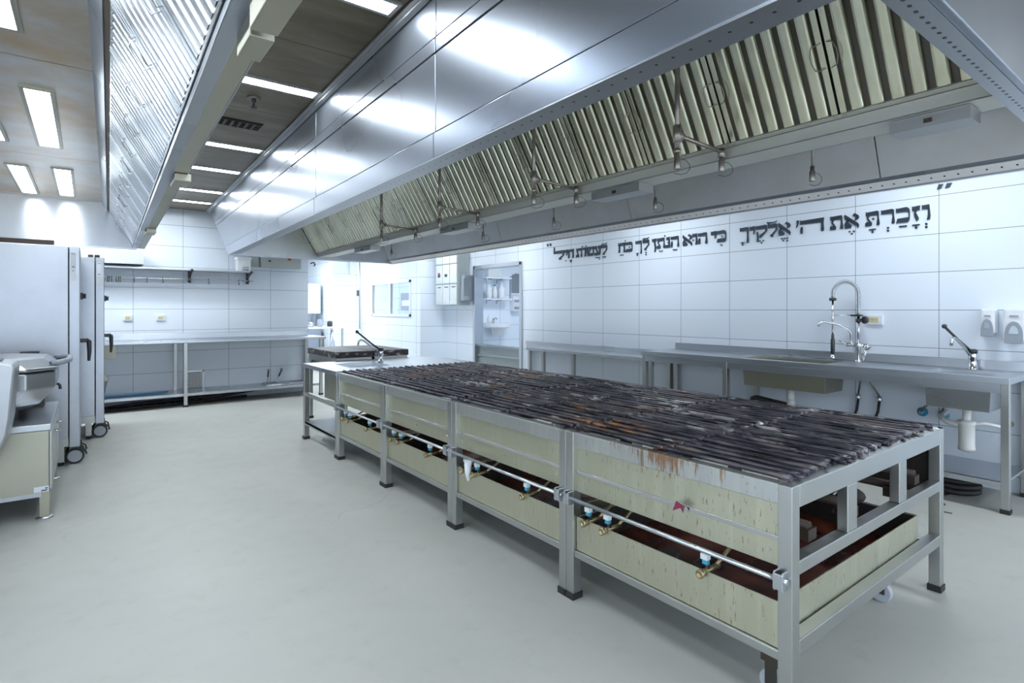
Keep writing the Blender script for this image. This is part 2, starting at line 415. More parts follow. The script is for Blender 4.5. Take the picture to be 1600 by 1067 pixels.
# trough between the two filter banks
T = MB()
strip(T, XH, (2.345, 2.07), (2.345, 2.02), HN + .06, HF - .02); strip(T, XH, (2.345, 2.02), (2.52, 2.02), HN + .06, HF - .02); strip(T, XH, (2.52, 2.02), (2.52, 2.09), HN + .06, HF - .02)
strip(T, XH, (2.30, 2.072), (2.345, 2.072), HN + .06, HF - .02, .003)
T.build('grease_trough', 'steel_trough', rh)
strip(MB(), XH, (2.50, 2.10), (2.74, 2.47), HN + .06, HF - .02).build('filter_backing', 'steel_inner', rh)
strip(MB(), XH, (2.74, 2.47), (3.27, 2.47), HN + .06, HF - .02).build('soffit_panel', 'steel_inner', rh)
for a0, b0 in ((HN + .03, 1.2), (1.205, 2.95), (2.955, 4.7), (4.705, HF - .02)):
    strip(MB(), XH, (3.27, 2.47), (3.45, 2.03), a0, b0).build('inner_side_panel', 'steel_inner', rh)
strip(MB(), XH, (3.45, 2.022), (3.502, 1.99), HN, HF, -.005).build('lip_strip', 'perf_right', rh)
strip(MB(), XH, (3.502, 1.99), (3.53, 1.99), HN, HF, -.012).build('lip_edge', 'steel_clean', rh)
strip(MB(), XH, (3.45, 2.024), (3.45, 2.045), HN, HF, .004).build('lip_return', 'steel_hood', rh)
strip(MB(), XH, (3.53, 2.0), (3.53, 2.762), HN, HF, .004).build('outer_side_panel', 'steel_hood', rh)
# near end
MB().box(XH(1.18, HN), 3.53, HN - .02, HN, 2.0, 2.762).build('end_panel', 'steel_hood', rh, bevel=.003)
MB().box(XH(1.18, HN) + .02, 3.51, HN, HN + .062, 1.998, 2.003).build('lip_strip', 'perf_near', rh)
MB().box(XH(1.28, HN), 3.46, HN + .058, HN + .062, 2.0, 2.47).build('inner_end_panel', 'steel_inner', rh)
# far end
MB().sheet([(XH(1.285, HF - .03), HF - .03, 2.0), (3.46, HF - .03, 2.0), (3.46, HF - .03, 2.47), (XH(1.285, HF - .03), HF - .03, 2.47)], .004).build('inner_end_panel', 'steel_end', rh)
MB().box(XH(1.19, HF), 3.52, HF - .03, HF + .05, 1.985, 2.0).build('end_lip', 'steel_clean', rh)
MB().sheet([(XH(1.2, 7.57), 7.55, 2.0), (3.52, 7.55, 2.0), (3.52, 9.15, 2.762), (XH(1.2, 9.15), 9.15, 2.762)], .006).build('outer_end_panel', 'steel_hood', rh)
m = MB()
for dz, dx in ((2.735, .03), (2.748, .05)):
    m.hexa([(XH(1.19, HN) - dx, HN, dz), (XH(1.19, HN), HN, dz), (XH(1.19, 9.15), 9.15, dz), (XH(1.19, 9.15) - dx, 9.15, dz),
            (XH(1.19, HN) - dx, HN, dz + .012), (XH(1.19, HN), HN, dz + .012), (XH(1.19, 9.15), 9.15, dz + .012), (XH(1.19, 9.15) - dx, 9.15, dz + .012)])
m.build('cornice', 'steel_inner', rh)

# left hood
LN, LF = -.5, 7.45
lh = thing('exhaust_hood', 'stainless wall exhaust hood above the ovens on the left, with bright lamps in its ceiling', 'exhaust hood', (-.4, 3.5, 2.0))
for a0, b0 in ((LN, 3.36), (3.365, 5.42), (5.425, LF)):
    strip(MB(), XL, (-1.55, 2.47), (-.065, 2.47), a0, b0).build('ceiling_panel', 'steel_left_ceiling', lh)
    strip(MB(), XL, (-.065, 2.47), (-.02, 2.40), a0, b0).build('upper_panel', 'steel_hood', lh)
strip(MB(), XL, (-.02, 2.405), (.012, 2.375), LN, LF, .006).build('gutter_strip', 'rust_dark', lh)
m = strip(MB(), XL, (.216, 2.03), (.216, 2.0), LN, LF); strip(m, XL, (.216, 2.0), (.262, 2.0), LN, LF)
m.build('lip_strip', 'steel_hood', lh, bevel=.002)
strip(MB(), XL, (.262, 2.003), (.322, 2.003), LN, LF, .02).build('ledge_strip', 'steel_beige', lh)
strip(MB(), XL, (.322, 2.0), (.322, 2.762), LN, LF, .004).build('outer_side_panel', 'steel_hood', lh)
MB().box(XL(-1.55, LF), XL(.32, LF), LF, LF + .01, 2.0, 2.762).build('end_panel', 'steel_end', lh)
MB().box(XL(-1.55, LF), XL(.25, LF), LF - .03, LF + .012, 1.985, 2.0).build('end_lip', 'steel_clean', lh)
MB().box(XL(-1.5, LF), XL(-.46, LF), LF - .07, LF - .03, 1.985, 2.03).build('stained_lip', 'rust_dark', lh)
MB().box(XL(-1.55, LN), XL(.32, LN), LN - .01, LN, 2.0, 2.762).build('end_panel', 'steel_hood', lh)
def lbox(y0, y1, z0, z1, s0=.255, s1=.335): 
    ym = (y0 + y1) / 2; return MB().box(XL(s0, ym), XL(s1, ym), y0, y1, z0, z1)
for i, (y0, y1, z0, s0, s1) in enumerate(((1.37, 1.51, 1.945, .258, .312), (1.10, 1.30, 1.925, .248, .306), (3.22, 3.42, 1.965, .262, .335), (5.55, 5.75, 1.965, .25, .32))):
    b_ = lbox(y0, y1, z0, 2.002, s0, s1).build('cable_box', 'steel_beige', None, bevel=.003)
    tag(b_, ['small beige metal cover under the left hood ledge, lower of the nearest stepped pair', 'beige metal cover under the left hood ledge at the top of the photo',
             'square metal box halfway along the ledge of the left hood', 'small metal box at the far end of the left hood ledge'][i], 'metal cover', 'covers under the left hood ledge')

# baffle filters
def make_filter(name, label, group, s_bot, z_bot, s_top, z_top, X, y0, wid, mat, flip):
    """filter hung between a bottom and a top edge; built at y0"""
    root = thing(name, label, 'grease filter', (X(s_bot, y0), y0, z_bot), group)
    b0 = Vector((X(s_bot, y0), y0, z_bot)); up = Vector((X(s_top, y0) - b0[0], 0, z_top - z_bot)); L = up.length; up.normalize()
    al = Vector((.0245 if X is XL else .0245 * (3.52 - s_bot) / 2.34, 1, 0)).normalized()
    nr = al.cross(up).normalized()
    if nr[2] > 0: nr = -nr                                       # towards the room, downwards
    Q = lambda u, v, h: b0 + al * u + up * v + nr * h
    def bar(m, u0, u1, v0, v1, h0, h1):
        m.hexa([Q(u0, v0, h0), Q(u1, v0, h0), Q(u1, v1, h0), Q(u0, v1, h0), Q(u0, v0, h1), Q(u1, v0, h1), Q(u1, v1, h1), Q(u0, v1, h1)])
    m = MB(); bar(m, .003, .026, 0, L, -.022, .004); bar(m, wid - .026, wid - .003, 0, L, -.022, .004)
    bar(m, .003, wid - .003, 0, .012, -.022, .002); bar(m, .003, wid - .003, L - .012, L, -.022, .002)
    m.build('filter_frame', mat, root, bevel=.002)
    m = MB(); n = 6; pit = (wid - .056) / n; RR = .013
    for k in range(n):
        c = .028 + pit * (k + .5); hw = pit * .36
        prof = [(-hw, -.014)] + [(-hw + RR * (1 - math.cos(PI / 2 * j / 5)), -.009 + RR * math.sin(PI / 2 * j / 5)) for j in range(6)] + [(hw - RR * (1 - math.cos(PI / 2 * j / 5)), -.009 + RR * math.sin(PI / 2 * j / 5)) for j in range(5, -1, -1)] + [(hw, -.014)]
        for (ua, ha), (ub, hb) in zip(prof[:-1], prof[1:]):
            m._add([Q(c + ua, .012, ha), Q(c + ub, .012, hb), Q(c + ub, L - .014, hb), Q(c + ua, L - .014, ha)], [(0, 1, 2, 3)], True)
    m.build('baffles', mat, root)
    m = MB(); bar(m, .004, wid - .004, .002, L - .002, -.024, -.020)
    for k in range(n + 1):
        c = .028 + pit * k; bar(m, max(.026, c - pit * .22), min(wid - .026, c + pit * .22), .012, L - .012, -.020, -.015)
    m.build('rear_baffles', 'dark_steel' if mat == 'steel_filter' else 'steel_inner', root)
    for u, du in ((.016, .03), (wid - .016, -.03)):
        v0 = L * .42; path = [Q(u, v0, .004), Q(u, v0, .02), Q(u + du * .7, v0 + .005, .026), Q(u + du, v0 + .035, .026), Q(u + du, v0 + .06, .026), Q(u + du * .7, v0 + .09, .026), Q(u, v0 + .095, .02), Q(u, v0 + .095, .004)]
        MB().tube(path, .0022, 6).build('wire_handle', 'chrome' if mat != 'steel_filter' else 'pipe_steel', root)
    return root
PIT = .464
for i in range(15):
    lab = 'ribbed grease filter in the right hood, %s one counting from the near right end' % ORDN[i]
    y = .488 + i * PIT
    if i == 0: f0 = make_filter('baffle_filter', lab, 'baffle filters of the right hood', 2.315, 2.072, 2.09, 2.465, XH, y, PIT - .003, 'steel_filter', False)
    else: dup(f0, (XH(2.315, y), y, 2.072), lab)
for i in range(17):
    y = LF - .012 - (i + 1) * PIT
    lab = 'silvery ribbed grease filter in the left hood, %s one counting from its far end' % ORDN[i]
    if i == 0: f1 = make_filter('baffle_filter', lab, 'baffle filters of the left hood', .213, 2.032, .004, 2.385, XL, y, PIT - .003, 'steel_filter_left', True)
    else: dup(f1, (XL(.213, y), y, 2.032), lab)

# grease boxes under the trough
for i, (px, y0, y1) in enumerate(((0, .56, .80), (0, 2.0, 2.36), (0, 3.75, 4.2), (0, 5.75, 6.2))):
    c = thing('grease_box', ['grey sheet-metal grease box under the hood trough at the near right end', 'grey grease box under the middle of the hood trough, above the wall verse', 'third grease box from the near end under the hood trough', 'farthest grease box under the hood trough'][i], 'grease box', (2.45, y0, 1.975), 'grease boxes under the trough')
    X0 = XH(2.37, y0)
    MB().open_box(X0, X0 + .12, y0, y1, 1.972, 2.018, .003).build('box_body', 'box_steel', c)
    MB().box(X0 - .008, X0, (y0 + y1) / 2 - .012, (y0 + y1) / 2 + .012, 1.985, 2.0).build('catch', 'dark_steel', c)

# fire nozzles under the right hood
def nozzle(m_body, x, y, z):
    MB().lathe((x, y, z - .075), [(.0125, 0), (.014, .003), (.014, .05), (.010, .055), (.010, .075)], 12).build('nozzle', 'pipe_steel', m_body)
    pts = [(x + .01, y, z - .03)] + [(x + .05 * math.sin(a) + .012, y - .02 * math.sin(a), z - .045 - .035 * (1 - math.cos(a)) + .02) for a in [k * .6 for k in range(1, 7)]]
    MB().tube(pts, .0014, 5).build('cap_tether', 'dark_steel', m_body)
for i, y in enumerate((1.455, 2.43, 3.52, 4.56)):
    x = XH(1.965, y)
    r = thing('nozzle_pipe', ['nearest upright fire-suppression pipe with a sideways nozzle arm under the right hood', 'second fire-suppression pipe from the near end, with nozzle arm below the ribbed filters', 'third fire-suppression pipe from the near end, with nozzle arm below the ribbed filters', 'farthest fire-suppression pipe with nozzle arm under the right hood'][i], 'pipe', (x, y, 2.47), 'nozzle pipes under the right hood')
    MB().cyl((x, y, 2.47), (x, y, 1.99), .0105, 12).build('drop_pipe', 'pipe_steel', r)
    m = MB().cyl((x, y, 2.10), (x, y, 2.03), .018, 12); m.cyl((x, y, 2.06), (x + .035, y, 2.06), .016, 12); m.cyl((x, y, 2.0), (x, y, 1.985), .014, 10)
    m.build('tee', 'pipe_steel', r)
    MB().cyl((x + .03, y, 2.06), (x + .33, y, 2.045), .0095, 10).build('arm', 'pipe_steel', r)
    MB().cyl((x + .33, y, 2.06), (x + .33, y, 2.02), .016, 10).build('elbow', 'pipe_steel', r)
    nozzle(r, x, y, 1.99); nozzle(r, x + .33, y, 2.03)
for i, y in enumerate((1.315, 2.29, 3.27, 4.25, 6.2)):
    x = 2.9
    r = thing('drop_nozzle', ['thin hanging fire nozzle nearest the camera, in front of the grey hood side', 'second thin hanging fire nozzle from the near end, above the wall verse', 'third thin hanging fire nozzle from the near end, right of the far lettering', 'fourth thin hanging fire nozzle from the near end, above the washroom door', 'farthest thin hanging fire nozzle, near the far end of the right hood'][i], 'fire nozzle', (x, y, 2.47), 'thin hanging nozzles under the right hood')
    MB().cyl((x, y, 2.47), (x, y, 2.03), .006, 8).build('drop_pipe', 'pipe_steel', r)
    nozzle(r, x, y, 2.04)

# ---------------------------------------------------------------- ceiling lamps
def lamp(label, group, x0, x1, y0, y1, z, frame_mat='steel_inner', glow='diffuser'):
    r = thing('ceiling_lamp', label, 'lamp', ((x0 + x1) / 2, (y0 + y1) / 2, z), group); f = .02
    m = MB().box(x0 - f, x1 + f, y0 - f, y0, z - .012, z); m.box(x0 - f, x1 + f, y1, y1 + f, z - .012, z); m.box(x0 - f, x0, y0, y1, z - .012, z); m.box(x1, x1 + f, y0, y1, z - .012, z)
    m.build('lamp_frame', frame_mat, r)
    MB().box(x0, x1, y0, y1, z - .008, z - .001).build('diffuser', glow, r)
    return r
for i, (y, x1) in enumerate(((-1.2, 1.10), (.9, 1.13), (2.47, 1.16), (3.77, 1.21), (5.41, 1.245), (6.40, 1.265), (7.63, 1.31), (8.48, 1.32))):  # first two strips are out of view, added to fill the near floor
    lamp('glowing ceiling lamp strip between the two hoods, %s from the camera' % ['eighth', 'seventh', 'nearest', 'second', 'third', 'fourth', 'fifth', 'farthest'][i], 'ceiling lamps between the hoods', x1 - .86, x1, y - .05, y + .05, ZC, glow='strip_diffuser')
for i, (row, y0, y1) in enumerate(((-.39, 1.75, 3.03), (-.39, 3.80, 5.06), (-.395, 5.83, 7.12), (-.64, 3.80, 5.06), (-.635, 5.88, 7.18))):
    x = row + .0245 * y0 if False else [-.335, -.265, -.22, -.55, -.505][i]
    lamp(['bright lamp in the left hood ceiling at the upper left corner of the photo', 'long bright lamp in the middle of the left hood ceiling', 'bright lamp at the far right of the left hood ceiling', 'bright lamp cut by the left photo edge in the left hood ceiling', 'bright lamp at the far left of the left hood ceiling'][i],
         'lamps in the left hood ceiling', x, x + .105, y0, y1, 2.47, 'steel_beige')
for i, (x, y) in enumerate(((4.4, -1.2), (4.4, 1.4), (4.4, 4.0), (4.4, 6.6), (2.6, -1.6), (-.6, -1.8))):  # none in view; the last two, behind the camera, are added for fill
    lamp(['ceiling lamp over the floor near the sinks', 'ceiling lamp over the sink bench', 'ceiling lamp above the wall verse', 'ceiling lamp before the washroom door', 'unseen fill lamp added behind the near hood end', 'unseen fill lamp added behind the camera'][i], 'ceiling lamps out of frame', x - .26, x + .26, y - .28, y + .28, ZC)
for i, (x, y) in enumerate(((-.9, 8.35), (4.2, 8.4), (-.15, 8.35))): lamp(['unseen fill lamp added behind the far end of the left hood', 'unseen fill lamp added before the electric cabinet', 'unseen fill lamp added over the corner by the farther oven'][i], 'ceiling lamps out of frame', x - .3, x + .3, y - .3, y + .3, ZC)  # hidden by the hoods, added to brighten the back wall
lamp('ceiling lamp in the white far room beyond the end of the back wall', 'lamps in the far rooms', 3.2, 4.2, 10.5, 11.5, ZC)
lamp('ceiling lamp deep in the far room near the end wall', 'lamps in the far rooms', 3.0, 4.0, 13.1, 14.1, ZC)
lamp('ceiling lamp in the washroom behind the steel door frame', 'lamps in the far rooms', 6.0, 6.7, 6.6, 7.4, ZC)
lamp('ceiling lamp in the office behind the sliding window', 'lamps in the far rooms', 5.4, 6.1, 10.2, 11.8, ZC)

s = thing('sprinkler', 'sprinkler head on the brown ceiling between the hoods', 'sprinkler', (.90, 4.09, ZC))
MB().lathe((.90, 4.09, ZC), [(.045, 0), (.045, -.006), (.03, -.012)], 20).build('rosette', 'pipe_steel', s)
m = MB().cyl((.90, 4.09, ZC - .01), (.90, 4.09, ZC - .03), .014, 10); m.tube([(.90, 4.073, ZC - .03), (.90, 4.07, ZC - .05), (.90, 4.085, ZC - .065)], .003, 6); m.tube([(.90, 4.107, ZC - .03), (.90, 4.11, ZC - .05), (.90, 4.095, ZC - .065)], .003, 6)
m.lathe((.90, 4.09, ZC - .066), [(.022, 0), (.022, -.003)], 14); m.build('sprinkler_head', 'dark_steel', s)
v = thing('ceiling_vent', 'sooty ventilation grille on the brown ceiling between the hoods', 'vent', (.90, 4.72, ZC))
m = MB()
for k in range(9): m.box(.62 + k * .05, .64 + k * .05, 4.64, 4.80, ZC - .012, ZC - .002)
for k in range(4): m.box(.61, 1.08, 4.645 + k * .05, 4.651 + k * .05, ZC - .009, ZC - .003)
m.build('grille', 'dark_steel', v)
MB().box(.60, 1.09, 4.625, 4.815, ZC - .003, ZC - .0005).build('back_plate', 'soot', v)

# ---------------------------------------------------------------- the grill
GX0, GX1, GZ = 1.754, 3.21, .763
YS = [.855, 1.893, 2.910, 3.895, 4.862]
random.seed(11)
bar_meshes = []
def bar_mesh(k, L):
    m = MB(); n = 22; pts = []; rad = []
    for i in range(n):
        y = L * i / (n - 1); pts.append((0, y, 0))
        e = min(i, n - 1 - i); crust = .005 if e < 2 else (.0015 if e < 4 else 0)
        rad.append(.0082 + crust * random.random() + .0018 * abs(mnoise.noise((k * 9.1, i * .55, 3))) + .0008 * random.random())
    m.tube(pts, .014, 9, True, rad)
    me = bpy.data.meshes.new('grill_bar'); me.from_pydata(m.v, [], m.f)
    for p, q in zip(me.polygons, m.sm): p.use_smooth = q
    me.materials.append(MATS['charred']); return me
bars = [bar_mesh(k, 1.0) for k in range(6)]
MODN = ['nearest grill unit', 'second grill unit from the camera', 'third grill unit from the camera', 'farthest grill unit from the camera']
def leg(parent, x0, x1, y0, y1, z1, mat='steel_frame', cap=True, name='leg'):
    l_ = MB().box(x0, x1, y0, y1, .015, z1).build(name, mat, parent, bevel=.003)
    if cap: MB().box(x0 - .006, x1 + .006, y0 - .004, y1 + .004, 0, .028).build('foot_cap', 'black_rubber', l_)
    return l_
def clamp(parent, y):
    m = MB().box(GX0 - .03, GX0 + .004, y - .016, y - .010, .435, .495); m.box(GX0 - .03, GX0 + .004, y + .010, y + .016, .435, .495); m.box(GX0 - .034, GX0 - .028, y - .016, y + .016, .44, .49)
    m.build('pipe_clamp', 'steel_clean', parent, bevel=.002)
for i in range(4):
    y0, y1 = YS[i] + .001, YS[i + 1] - .001; lw = .047
    g = thing('gas_grill', 'stainless gas grill table with blackened bars, ' + MODN[i], 'grill', ((GX0 + GX1) / 2, (y0 + y1) / 2, 0), 'grill tables set end to end')
    for xa, xb in ((GX0, GX0 + .05), (GX1 - .05, GX1)):
        for ya in (y0, y1 - lw): leg(g, xa, xb, ya, ya + lw, GZ)
    # top frame
    m = MB().box(GX0 + .05, GX1 - .05, y0, y0 + .04, .69, GZ); m.box(GX0 + .05, GX1 - .05, y1 - .04, y1, .69, GZ)
    m.box(GX1 - .045, GX1 - .003, y0 + lw, y1 - lw, .69, GZ)
    m.build('top_frame', 'steel_frame', g, bevel=.003)
    MB().box(GX0 + .003, GX0 + .045, y0 + lw, y1 - lw, .697, GZ).build('front_apron', 'apron_drips', g, bevel=.003)
    # middle and bottom frames with uprights
    for ya in (y0, y1 - .045): MB().box(GX0 + .05, GX1 - .05, ya, ya + .045, .475, .52).build('middle_rail', 'steel_frame', g, bevel=.003)
    for xx in (2.165, 2.66):
        for ya in (y0 + .002, y1 - .04): MB().box(xx, xx + .08, ya, ya + .038, .52, .69).build('upright', 'steel_frame', g, bevel=.003)
    m = MB().box(GX0 + .006, GX0 + .046, y0 + lw, y1 - lw, .195, .226); m.box(GX1 - .046, GX1 - .006, y0 + lw, y1 - lw, .195, .226)
    m.box(GX0 + .05, GX1 - .05, y0, y0 + .045, .220, .268); m.box(GX0 + .05, GX1 - .05, y1 - .045, y1, .220, .268)
    m.build('bottom_frame', 'steel_frame', g, bevel=.003)
    MB().box(GX0 + .026, GX0 + .030, y0 + lw, y1 - lw, .49, .70).build('front_panel', 'steel_drips', g)
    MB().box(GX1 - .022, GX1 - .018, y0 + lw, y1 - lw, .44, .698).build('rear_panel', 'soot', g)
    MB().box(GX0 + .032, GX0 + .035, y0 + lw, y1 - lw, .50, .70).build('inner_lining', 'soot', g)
    MB().box(GX0 + .014, GX0 + .026, y0 + lw, y1 - lw, .574, .590).build('panel_rail', 'chrome', g, bevel=.002)
    MB().cyl((GX0 - .016, y0 + .006, .466), (GX0 - .016, y1 - .006, .466), .0085, 12).build('gas_pipe', 'steel_clean', g)
    clamp(g, y0 + .03); clamp(g, y1 - .03)
    for yy in (y1 - .11, y1 - .225, y0 + .33):
        vv = MB().cyl((1.80, yy, .44), (1.80, yy, .375), .009, 8)
        vv.cyl((1.765, yy, .368), (1.87, yy, .368), .011, 12); vv.lathe((1.765, yy, .368), [(.014, 0), (.016, -.004), (.016, -.016), (.010, -.017), (.010, -.010), (.004, -.010)], 14, (1, 0, 0)); vv.cyl((1.85, yy, .368), (1.96, yy, .42), .008, 8)
        ob = vv.build('gas_valve', 'brass', g)
        MB().box(1.782, 1.798, yy - .010, yy + .010, .395, .412).build('valve_tag', 'blue_cap', ob); MB().box(1.779, 1.801, yy - .012, yy + .016, .412, .432).build('valve_block', 'panel_white', ob)
    for k, xx in enumerate((2.0, 2.35, 2.75, 3.02)):
        m = MB().cyl((xx, y0 + .06, .565), (xx, y1 - .06, .565), .018, 10); m.box(xx - .03, xx + .03, y0 + .05, y0 + .085, .52, .56)
        m.build('burner_tube', 'rust_dark', g)
    # grate rests
    m = MB().box(GX0 + .03, GX1 - .03, (y0 + y1) / 2 - .012, (y0 + y1) / 2 + .012, .715, .747)
    m.build('grate_rest', 'soot', g)
    for yy in (y0 + .09, (y0 + y1) / 2, y1 - .09): MB().lathe((GX0 + .026, yy, .535), [(.007, 0), (.007, -.004)], 10, (1, 0, 0)).build('panel_screw', 'chrome', g)
    if i == 0:
        m = MB(); random.seed(3)
        for q in range(9):
            c = (2.50 + random.uniform(-.09, .09), 1.02 + random.uniform(-.05, .1), .60 + random.uniform(-.05, .06)); m.ball(c, random.uniform(.02, .042), 6, (1, 1.2, .8))
        for q in range(7):
            p0 = (2.5 + random.uniform(-.1, .1), 1.03, .6); p1 = (2.5 + random.uniform(-.22, .22), 1.0 + random.uniform(-.05, .15), .53 + random.uniform(-.02, .03)); m.tube([p0, ((p0[0] + p1[0]) / 2, 1.0, .6), p1], .006, 6)
        m.build('charred_burner_fitting', 'soot', g)
        MB().sheet([(GX0 - .002, 1.30, .565), (GX0 - .002, 1.265, .585), (GX0 - .002, 1.255, .57), (GX0 - .002, 1.25, .595), (GX0 - .002, 1.285, .605)], -.004).build('red_tag', 'burgundy', g)
    if i == 1:
        m = MB().tube([(1.775, y1 - .16, .45), (1.765, y1 - .165, .41), (1.762, y1 - .17, .37), (1.768, y1 - .172, .325)], .014, 8, True, [.026, .022, .018, .012]); m.build('rag', 'cloth_white', g)
    # two grates of loose bars on each unit
    for h in range(2):
        ya = y0 + .012 + h * (y1 - y0 - .02) / 2; L = (y1 - y0 - .02) / 2
        gr = thing('grill_grate', 'charred round-bar grate, %s half of the %s' % (['near', 'far'][h], MODN[i]), 'grate', ((GX0 + GX1) / 2, ya, GZ), 'charred grates along the grill')
        nb = 23
        for k in range(nb):
            x = 1.815 + k * (1.335 / (nb - 1)) + random.uniform(-.004, .004)
            o = bpy.data.objects.new('grill_bar', bars[random.randrange(6)]); COL.objects.link(o); o.parent = gr
            o.location = (x - (GX0 + GX1) / 2, random.uniform(-.008, .012) + (0 if h or i else .018), .009 + random.uniform(-.002, .003)); o.scale = (1, L * .985 if i == 0 and h == 0 else L * 1.005, 1)
            o.rotation_euler = (0, 0, 0)
        m = MB()
        for yy in (ya + .035, ya + L - .035): m.box(1.785, 3.18, yy - .010, yy + .010, GZ - .014, GZ + .006)
        for yy in (ya + .015, ya + L - .015):
            for k in range(30):
                m.ball((random.uniform(1.80, 3.165), yy + random.gauss(0, .014), GZ + random.uniform(-.004, .010)), random.uniform(.005, .011), 4, (1, random.uniform(1, 2.2), .8))
        m.build('crossbar', 'charred', gr)
    # drip tray
    tr = thing('drip_tray', 'deep stainless drip tray of dark grease under the ' + MODN[i], 'drip tray', (2.4, (y0 + y1) / 2, .226), 'drip trays under the grill')
    ta, tb = y0 + .05, y1 - .05
    MB().open_box(1.772, 3.03, ta, tb, .228, .378, .004).build('tray_body', 'steel_drips', tr)
    m = MB(); nn = 12; V = []; F = []
    for a_ in range(nn + 1):
        for b_ in range(nn + 1):
            x = 1.778 + 1.246 * a_ / nn; y = ta + .006 + (tb - ta - .012) * b_ / nn; V.append((x, y, .238 + .012 * abs(mnoise.noise((x * 4, y * 4, i)))))
    for a_ in range(nn):
        for b_ in range(nn): F.append((a_ * (nn + 1) + b_, (a_ + 1) * (nn + 1) + b_, (a_ + 1) * (nn + 1) + b_ + 1, a_ * (nn + 1) + b_ + 1))
    m._add(V, F, True).build('grease', 'grease', tr)
    m = MB()
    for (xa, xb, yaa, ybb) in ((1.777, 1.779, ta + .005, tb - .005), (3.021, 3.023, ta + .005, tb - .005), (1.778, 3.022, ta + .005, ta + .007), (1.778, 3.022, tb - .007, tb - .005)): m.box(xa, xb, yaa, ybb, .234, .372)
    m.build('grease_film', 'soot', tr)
    for xx, yy in ((1.87, ta + .07), (2.86, ta + .09)) if i == 0 else ():
        cw = MB().cyl((xx - .014, yy, .045), (xx + .014, yy, .045), .045, 20).build('caster_wheel', 'wheel_grey', tr, bevel=.004)
        m = MB().box(xx - .022, xx - .017, yy - .02, yy + .02, .04, .12); m.box(xx + .017, xx + .022, yy - .02, yy + .02, .04, .12); m.box(xx - .03, xx + .03, yy - .03, yy + .03, .12, .228)
        m.build('caster_fork', 'dark_steel', cw)

# sink table at the far end of the grill
SY0, SY1 = 4.866, 5.84
st = thing('sink_table', 'stainless table with a small sink joined to the far end of the grill', 'sink table', (2.5, 5.35, 0))
for xa in (GX0, 3.16):
    for ya in (SY1 - .047,): leg(st, xa, xa + .05, ya, ya + .047, .735)
leg(st, GX0, GX0 + .05, SY0, SY0 + .045, .735); leg(st, 3.16, 3.21, SY0, SY0 + .045, .735)
hx0, hx1, hy0, hy1 = 1.97, 2.38, 5.10, 5.55
m = MB().box(GX0 - .01, hx0, SY0, SY1, .735, .772); m.box(hx1, 3.22, SY0, SY1, .735, .772); m.box(hx0, hx1, SY0, hy0, .735, .772); m.box(hx0, hx1, hy1, SY1, .735, .772)
m.build('worktop', 'steel_clean', st)
MB().open_box(hx0 - .003, hx1 + .003, hy0 - .003, hy1 + .003, .60, .768, .003, .012).build('sink_bowl', 'steel_clean', st)
MB().box(GX0 + .01, GX0 + .014, SY0 + .05, SY0 + .35, .50, .73).build('side_panel', 'steel_beige', st)
MB().box(GX0 + .005, 3.2, SY0 + .045, SY1 - .047, .165, .185).box(GX0 + .005, GX0 + .04, SY0 + .045, SY1 - .047, .15, .19).build('undershelf', 'steel_frame', st)
m = MB().box(GX0 + .008, GX0 + .04, SY0 + .045, SY1 - .047, .44, .48); m.build('side_rail', 'steel_frame', st)

def lever_faucet(label, x, y, z, dirn, lev, name='faucet', big=1.):
    r = thing(name, label, 'faucet', (x, y, z))
    MB().lathe((x, y, z), [(.03, 0), (.03, .01), (.024, .012), (.024, .075), (.027, .08), (.027, .115), (.022, .125)], 18).build('faucet_body', 'chrome', r)
    d = Vector(dirn).normalized()
    P = [Vector((x, y, z + .10)) + d * .02, Vector((x, y, z + .17)) + d * .10, Vector((x, y, z + .225)) + d * .17, Vector((x, y, z + .235)) + d * .20, Vector((x, y, z + .22)) + d * .225, Vector((x, y, z + .18)) + d * .23]
    MB().tube(P, .0105 * big, 10).build('spout', 'chrome', r)
    l_ = Vector(lev).normalized(); p0 = Vector((x, y, z + .125))
    m = MB().lathe((x, y, z + .122), [(.029, 0), (.029, .02), (.02, .028)], 16)
    m.tube([p0 + l_ * .0, p0 + l_ * .1 + Vector((0, 0, .075)), p0 + l_ * .235 + Vector((0, 0, .19))], .009 * big, 8); m.ball(tuple(p0 + l_ * .24 + Vector((0, 0, .195))), .017, 8)
    m.build('lever', 'dark_plastic', r)
    return r
lever_faucet('chrome faucet with a long black lever on the sink table at the far grill end', 2.43, 5.45, .772, (-.75, .3, 0), (-.6, .25, 0))

# blackened griddles behind the sink table
for i, (xa, xb) in enumerate(((2.136, 2.56), (2.57, 3.0))):
    g = thing('griddle_box', ['left one of the two blackened griddles behind the sink table', 'right one of the two blackened griddles behind the sink table'][i], 'griddle', (xa, 6.2, 0), 'blackened griddles')
    ya, yb = 5.95, 6.93
    MB().box(xa, xb, ya, yb, .79, .852).build('griddle_plate', 'burnt_griddle', g, bevel=.004)
    MB().box(xa + .004, xb - .004, ya + .004, yb - .004, .852, .857).build('griddle_top', 'griddle_top', g)
    MB().box(xa + .01, xb - .01, ya + .01, yb - .01, .66, .79).build('griddle_body', 'steel_frame', g, bevel=.003)
    for (lx, ly) in ((xa + .01, ya + .01), (xb - .05, ya + .01), (xa + .01, yb - .05), (xb - .05, yb - .05)): leg(g, lx, lx + .04, ly, ly + .04, .66)
    m = MB()
    if i == 0:
        for k in range(8): MB().lathe((xa + .01, ya + .08 + k * .1, .70), [(.02, 0), (.024, -.012), (.018, -.03)], 12, (1, 0, 0)).build('knob', 'dark_plastic', g)

